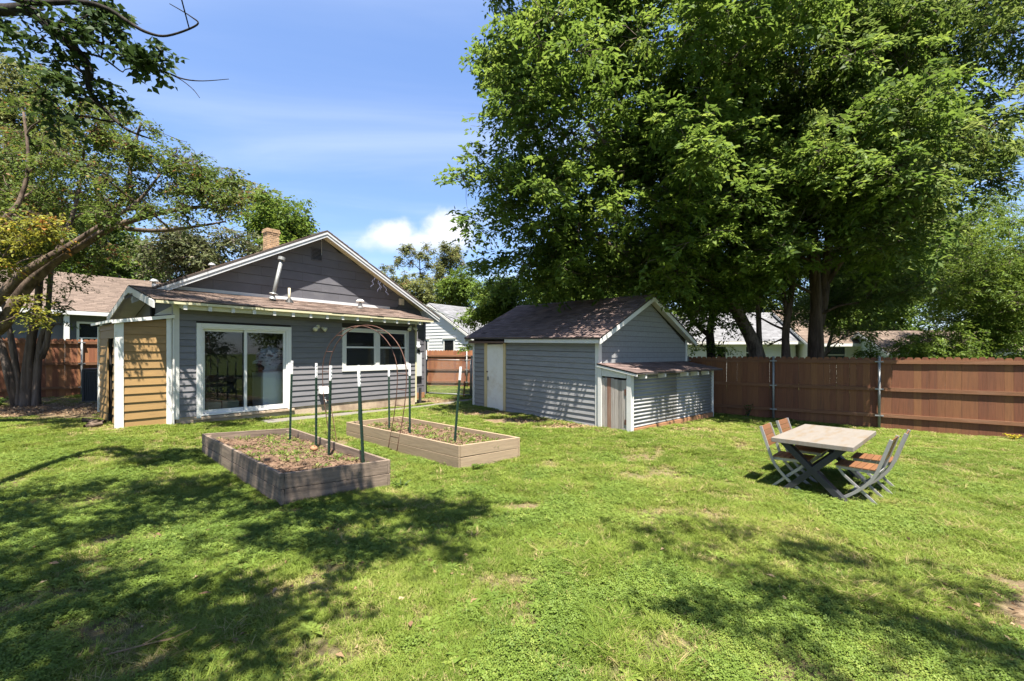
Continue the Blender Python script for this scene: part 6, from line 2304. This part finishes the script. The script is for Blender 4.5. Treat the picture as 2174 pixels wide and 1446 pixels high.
def clover_tuft(name, n, spread, size, seed, mat="clover"):
    r = np.random.default_rng(seed)
    vs, fs = [], []
    for _ in range(n):
        a, d = r.uniform(0, 6.28), spread * math.sqrt(r.random())
        x, y, z = d * math.cos(a), d * math.sin(a), r.uniform(.015, .055)
        a0 = r.uniform(0, 6.28)
        tx, ty = r.normal(0, .35, 2)
        for k in range(3):
            an = a0 + k * 2.094
            s = size * r.uniform(.8, 1.2)
            b = len(vs)
            for q, o in ((.08, 0), (.75, .55), (1.0, .0), (.75, -.55)):
                u, v = s * q, s * o * .75
                px, py = u * math.cos(an) - v * math.sin(an), u * math.sin(an) + v * math.cos(an)
                vs.append((x + px, y + py, z + px * tx + py * ty + (.12 * s if o else 0)))
            fs.append((b, b + 1, b + 2, b + 3))
    me = bpy.data.meshes.new(name)
    me.from_pydata(vs, [], fs)
    me.materials.append(M[mat])
    ob = bpy.data.objects.new(name, me)
    HIDE.objects.link(ob)
    return ob


def rosette(name, seed):
    """A flat broad-leaved lawn weed."""
    r = np.random.default_rng(seed)
    vs, fs = [], []
    for k in range(9):
        a = k * 2.4 + r.uniform(-.3, .3)
        L, w = r.uniform(.05, .10), r.uniform(.018, .030)
        ca, sa = math.cos(a), math.sin(a)
        b = len(vs)
        lift = r.uniform(.25, .7)
        for t, q in ((.05, .25), (.4, .8), (.75, 1), (1, .08)):
            z = .012 + L * lift * (t - .55 * t * t)
            for sg in (1, -1):
                vs.append((L * t * ca - sg * w * .5 * q * sa, L * t * sa + sg * w * .5 * q * ca, z + .006 * q))
        for i in range(3):
            fs.append((b + 2 * i, b + 2 * i + 1, b + 2 * i + 3, b + 2 * i + 2))
    me = bpy.data.meshes.new(name)
    me.from_pydata(vs, [], fs)
    me.materials.append(M["clover"])
    ob = bpy.data.objects.new(name, me)
    HIDE.objects.link(ob)
    return ob


def inside(poly, x, y):
    c = np.zeros(x.shape, bool)
    n = len(poly)
    for i in range(n):
        (x0, y0), (x1, y1) = poly[i], poly[(i + 1) % n]
        m = ((y0 > y) != (y1 > y)) & (x < (x1 - x0) * (y - y0) / ((y1 - y0) or 1e-9) + x0)
        c ^= m
    return c


def build_lawn():
    src = []
    for k in range(5):
        src.append(blade_tuft("a_blade_tuft_%d" % k, 26, .055, .030, .070, .0048, 300 + k, .9))
    for k in range(2):
        src.append(blade_tuft("b_tall_tuft_%d" % k, 20, .050, .055, .115, .0055, 310 + k, 1.1))
    for k in range(3):
        src.append(clover_tuft("c_clover_%d" % k, 16, .075, .0155, 320 + k))
    for k in range(2):
        src.append(blade_tuft("d_wide_tuft_%d" % k, 26, .085, .040, .085, .0085, 330 + k, 1.0))
    for k in range(3):
        src.append(rosette("e_rosette_%d" % k, 340 + k))
    r = np.random.default_rng(400)
    P = []
    # bands by distance from the camera: (near, far, tufts per square metre, scale, first source, last source)
    for y0, y1, dens in ((1.9, 4.0, 1300), (4.0, 6.5, 900), (6.5, 10, 520), (10, 16, 260), (16, 24, 110)):
        xm = 1.22 * y1 + .6
        n = int(dens * (2 * xm) * (y1 - y0))
        x, y = r.uniform(-xm, xm, n), r.uniform(y0, y1, n)
        k = np.abs(x) < 1.2 * y + .5
        P.append(np.stack([x[k], y[k]], 1))
    P = np.concatenate(P)
    x, y = P[:, 0], P[:, 1]
    keep = np.ones(len(P), bool)
    polys = [BED_A, BED_B,
             [hw(-.02, .0), hw(8.6, .0), hw(8.6, 12), hw(-.02, 12)], [hw(-1.03, .0), hw(0, .0), hw(0, 1.8), hw(-1.03, 1.8)],
             [sw(-.0, .0), sw(5.3, 0), sw(5.3, -4.3), sw(0, -4.3)], [sw(-.96, 0), sw(0, 0), sw(0, -3.9), sw(-.96, -3.9)],
             [hw(1.6, -.86), hw(15, -.60), hw(15, -.1), hw(1.6, -.24)]]
    for p in polys:
        keep &= ~inside(p, x, y)
    b = bare(x, y)
    keep &= r.random(len(P)) > b * 1.08
    # behind the long fence
    fx, fy = x - FP[0], y - FP[1]
    keep &= ~((fx * -FS + fy * FC > .05) & (fx * FC + fy * FS > 0))
    lx_, ly_ = x - LP[0], y - LP[1]
    keep &= ~((-lx_ * math.sin(LA) + ly_ * math.cos(LA) > .05) & (x < -8))
    P = P[keep]
    x, y = P[:, 0], P[:, 1]
    b = b[keep]
    n = len(P)
    z = gz(x, y) + (vnoise(x, y, .55) - .5) * .02
    clov = vnoise(x + 3, y + 11, .9) * .6 + vnoise(x, y + 50, .33) * .4
    left = np.clip((-.3 - x) / 3.0, 0, 1) * np.clip((7 - y) / 2, 0, 1)       # the shaded side is weedier
    left = np.maximum(left, np.clip((.75 - np.abs(x - .2)) / .5, 0, 1) * np.clip((4.5 - y) / 1.5, 0, 1) * .6)
    idx = r.integers(0, 5, n)
    tall = (vnoise(x + 70, y, .7) + r.normal(0, .1, n)) > .72
    idx[tall] = 5 + r.integers(0, 2, tall.sum())
    cm = (clov + left * .16 + r.normal(0, .06, n)) > .605
    idx[cm] = 7 + r.integers(0, 3, cm.sum())
    far = (y > 8.5) & (r.random(n) < .8)
    idx[far] = 10 + r.integers(0, 2, far.sum())
    ros = (r.random(n) < (.006 + .016 * left + .02 * (vnoise(x + 5, y + 90, .5) > .68))) & (y < 9)
    idx[ros] = 12 + r.integers(0, 3, ros.sum())
    sc = r.uniform(.7, 1.2, n) * np.interp(y, [2, 5, 10, 20], [.95, 1.0, 1.15, 1.5]) * (1 - .45 * b)
    ti = .46 + (vnoise(x, y, 1.6) - .5) * .35 + (vnoise(x + 20, y, .35) - .5) * .42 + r.normal(0, .12, n)
    ti += np.clip(.5 * b, 0, .3) - left * .12
    ti = np.clip(ti, 0, .925)
    dry = r.random(n) < (.06 + .4 * b + .06 * np.clip((x - .5) / 2, 0, 1))
    ti[dry] = r.uniform(.95, 1.0, dry.sum())
    me = bpy.data.meshes.new("grass")
    me.vertices.add(n)
    me.vertices.foreach_set("co", np.stack([x, y, z - .004], 1).astype(np.float32).ravel())
    for nm, ty, arr in (("pick", "INT", idx.astype(np.int32)), ("size", "FLOAT", sc.astype(np.float32)), ("tint", "FLOAT", ti.astype(np.float32)), ("spin", "FLOAT", r.uniform(0, 6.28, n).astype(np.float32))):
        a = me.attributes.new(nm, ty, "POINT")
        a.data.foreach_set("value", arr)
    ob = bpy.data.objects.new("grass", me)
    COL.objects.link(ob)
    kind(ob, "stuff")
    tag(ob, "short patchy lawn grass and clover covering the yard", "grass")
    ng = bpy.data.node_groups.new("scatter grass", "GeometryNodeTree")
    ng.interface.new_socket("Geometry", in_out="INPUT", socket_type="NodeSocketGeometry")
    ng.interface.new_socket("Geometry", in_out="OUTPUT", socket_type="NodeSocketGeometry")
    N, Lk = ng.nodes, ng.links
    gi, go = N.new("NodeGroupInput"), N.new("NodeGroupOutput")
    ci = N.new("GeometryNodeCollectionInfo")
    ci.inputs["Collection"].default_value = HIDE
    ci.inputs["Separate Children"].default_value = True
    ci.inputs["Reset Children"].default_value = True
    iop = N.new("GeometryNodeInstanceOnPoints")
    iop.inputs["Pick Instance"].default_value = True

    def attr(nm, ty):
        a = N.new("GeometryNodeInputNamedAttribute")
        a.data_type = ty
        a.inputs["Name"].default_value = nm
        return a.outputs[0]
    m2p = N.new("GeometryNodeMeshToPoints")
    Lk.new(gi.outputs[0], m2p.inputs["Mesh"])
    Lk.new(m2p.outputs[0], iop.inputs["Points"])
    Lk.new(ci.outputs[0], iop.inputs["Instance"])
    Lk.new(attr("pick", "INT"), iop.inputs["Instance Index"])
    cx = N.new("ShaderNodeCombineXYZ")
    Lk.new(attr("spin", "FLOAT"), cx.inputs[2])
    e2r = N.new("FunctionNodeEulerToRotation")
    Lk.new(cx.outputs[0], e2r.inputs[0])
    Lk.new(e2r.outputs[0], iop.inputs["Rotation"])
    Lk.new(attr("size", "FLOAT"), iop.inputs["Scale"])
    Lk.new(iop.outputs[0], go.inputs[0])
    md = ob.modifiers.new("scatter", "NODES")
    md.node_group = ng
    print("lawn tufts", n)


build_lawn()


# ------------------------------------------------------------------ small things on the ground
def litter():
    r = np.random.default_rng(500)
    # dry leaves and chips along the shed, the gate and under the left trees
    N = 3200
    zones = [(0.6, 11.9, 1.6, .5, 900), (1.9, 10.7, .8, .3, 420), (-.9, 13.4, 1.0, .6, 350), (-12.0, 11.6, 2.4, 1.2, 2200), (-2.6, 17, 1.5, .9, 350), (4.4, 10.2, .9, .3, 260), (-2.5, 3.6, 2.4, 1.4, 130), (1.5, 4.2, 2.6, 1.4, 60), (3.6, 3.2, .5, .5, 60)]
    pts = []
    for cx, cy, rx, ry, n in zones:
        a, d = r.uniform(0, 6.28, n), np.sqrt(r.random(n))
        ca, sa = math.cos(SA), math.sin(SA)
        lx, ly = np.cos(a) * d * rx, np.sin(a) * d * ry
        pts.append(np.stack([cx + lx * ca - ly * sa, cy + lx * sa + ly * ca], 1) if cy > 9.5 and cx > -2 else np.stack([cx + lx, cy + ly], 1))
    p = np.concatenate(pts)
    bad = inside([sw(-.98, .03), sw(5.3, .03), sw(5.3, -4.3), sw(-.98, -4.3)], p[:, 0], p[:, 1])
    p = p[~bad]
    n = len(p)
    base = np.stack([p[:, 0], p[:, 1], gz(p[:, 0], p[:, 1]) + r.uniform(.012, .04, n)], 1)
    a = r.uniform(0, 6.28, n)
    d = np.stack([np.cos(a), np.sin(a), r.uniform(-.3, .3, n)], 1)
    d /= np.linalg.norm(d, axis=1)[:, None]
    v, q = leaf_quads(base, d, np.array([0, 0, 1.]) + r.normal(0, .4, (n, 3)), r.uniform(.03, .09, n), r.uniform(.015, .04, n), .25)
    ob = np_mesh("fallen_leaves", v, q, M["dry_leaf"], tint=np.repeat(r.random(n), 4))
    kind(ob, "stuff")
    tag(ob, "dry fallen leaves along the shed wall and under the left trees", "fallen leaves")


litter()


def plant(name, label, x, y, h, spread, n, leafm, seed, leaf_l=.07, leaf_w=.5, cat="plant"):
    r = np.random.default_rng(seed)
    z = g1(x, y)
    T = thing(name, label, cat, (x, y, z))
    mb = MB()
    tips = []
    for k in range(6):
        a = r.uniform(0, 6.28)
        e = Vector((math.cos(a) * spread * r.uniform(.3, 1), math.sin(a) * spread * r.uniform(.3, 1), h * r.uniform(.6, 1)))
        P = [Vector((0, 0, -.03)), e * .5 + Vector((0, 0, h * .12)), e]
        mb.tube(P, [.006, .004, .002], 4)
        tips.append((P, e))
    mb.build("stem", M["post_green"], T)
    bs, ds = [], []
    for i in range(n):
        P, e = tips[i % 6]
        t = r.uniform(.2, 1)
        p = P[0].lerp(P[1], t * 2) if t < .5 else P[1].lerp(P[2], t * 2 - 1)
        bs.append(p)
        a = r.uniform(0, 6.28)
        ds.append((math.cos(a), math.sin(a), r.uniform(-.2, .7)))
    bs, ds = np.array(bs), np.array(ds)
    ds /= np.linalg.norm(ds, axis=1)[:, None]
    v, q = leaf_quads(bs, ds, np.array([0, 0, 1.]) + r.normal(0, .4, (n, 3)), leaf_l * r.uniform(.6, 1.3, n), leaf_l * leaf_w * r.uniform(.8, 1.2, n))
    kind(np_mesh("leaves", v, q, leafm, T, tint=np.repeat(r.random(n), 4)), "stuff")
    return T


def small_plants():
    def fence_pt(u, v=-.18):
        return FP[0] + FC * u - FS * v, FP[1] + FS * u + FC * v
    x, y = fence_pt(4.2 + .95)
    plant("weed_plant", "leafy weed climbing at the foot of the fence left of its first post", x, y, .42, .16, 60, M["leaf_elm"], 601)
    x, y = fence_pt(4.2 + 6.25, -.22)
    p = plant("flower_clump", "low clump of yellow green flowers at the fence foot by the right edge", x, y, .14, .22, 120, M["yellow_flower"], 602, .04, .7, "plant")
    plant("weed_plant", "dark leafy weed at the near corner of the pine raised bed", -.62, 7.28, .12, .22, 90, M["leaf_elm"], 604, .055, .45)
    plant("weed_plant", "weed growing at the right end of the grey raised bed", -1.55, 6.22, .14, .18, 60, M["leaf_bright"], 605, .06, .4)
    plant("weed_plant", "light green weed between the left fence and the air conditioner", -13.1, 13.9, .55, .28, 120, M["leaf_bright"], 606, .09, .6)
    plant("weed_plant", "low green weed at the foot of the multi-trunk tree", -13.9, 12.0, .28, .35, 120, M["leaf_elm"], 607, .09, .6)
    # reddish lump of rotten wood beside the closet
    r = random.Random(5)
    x, y = hw(-1.38, .55)
    T = thing("log_pile", "reddish brown rotting log pieces on the ground beside the mustard closet", "logs", (x, y, g1(x, y)), HA)
    for k in range(4):
        mb = MB()
        a = RAD(20 + k * 35)
        L = .15 + .03 * k
        c = Vector((r.uniform(-.12, .12), -.25 + k * .16, .05 + (k % 2) * .03))
        d = Vector((math.cos(a), math.sin(a), .1)) * L
        bark_tube(mb, [c - d, c, c + d], .05, .04, 9, k, 0, .12)
        mb.build("log", M["bark_limb"], T, smooth=True)
    # bare twigs lying on the near lawn
    x, y = -2.25, 2.72
    T = thing("fallen_twig", "pale fallen twig lying on the near lawn at the lower left", "twig", (x, y, g1(x, y)))
    MB().tube([(-.18, -.05, .03), (-.02, .0, .05), (.12, .09, .045), (.2, .17, .06)], [.006, .005, .004, .002], 5).tube([(-.02, 0, .05), (.06, .08, .08), (.08, .15, .07)], [.004, .003, .002], 5).tube([(.05, .04, .05), (.15, .03, .07)], [.003, .002], 5).build("stick", M["straw"], T)


small_plants()
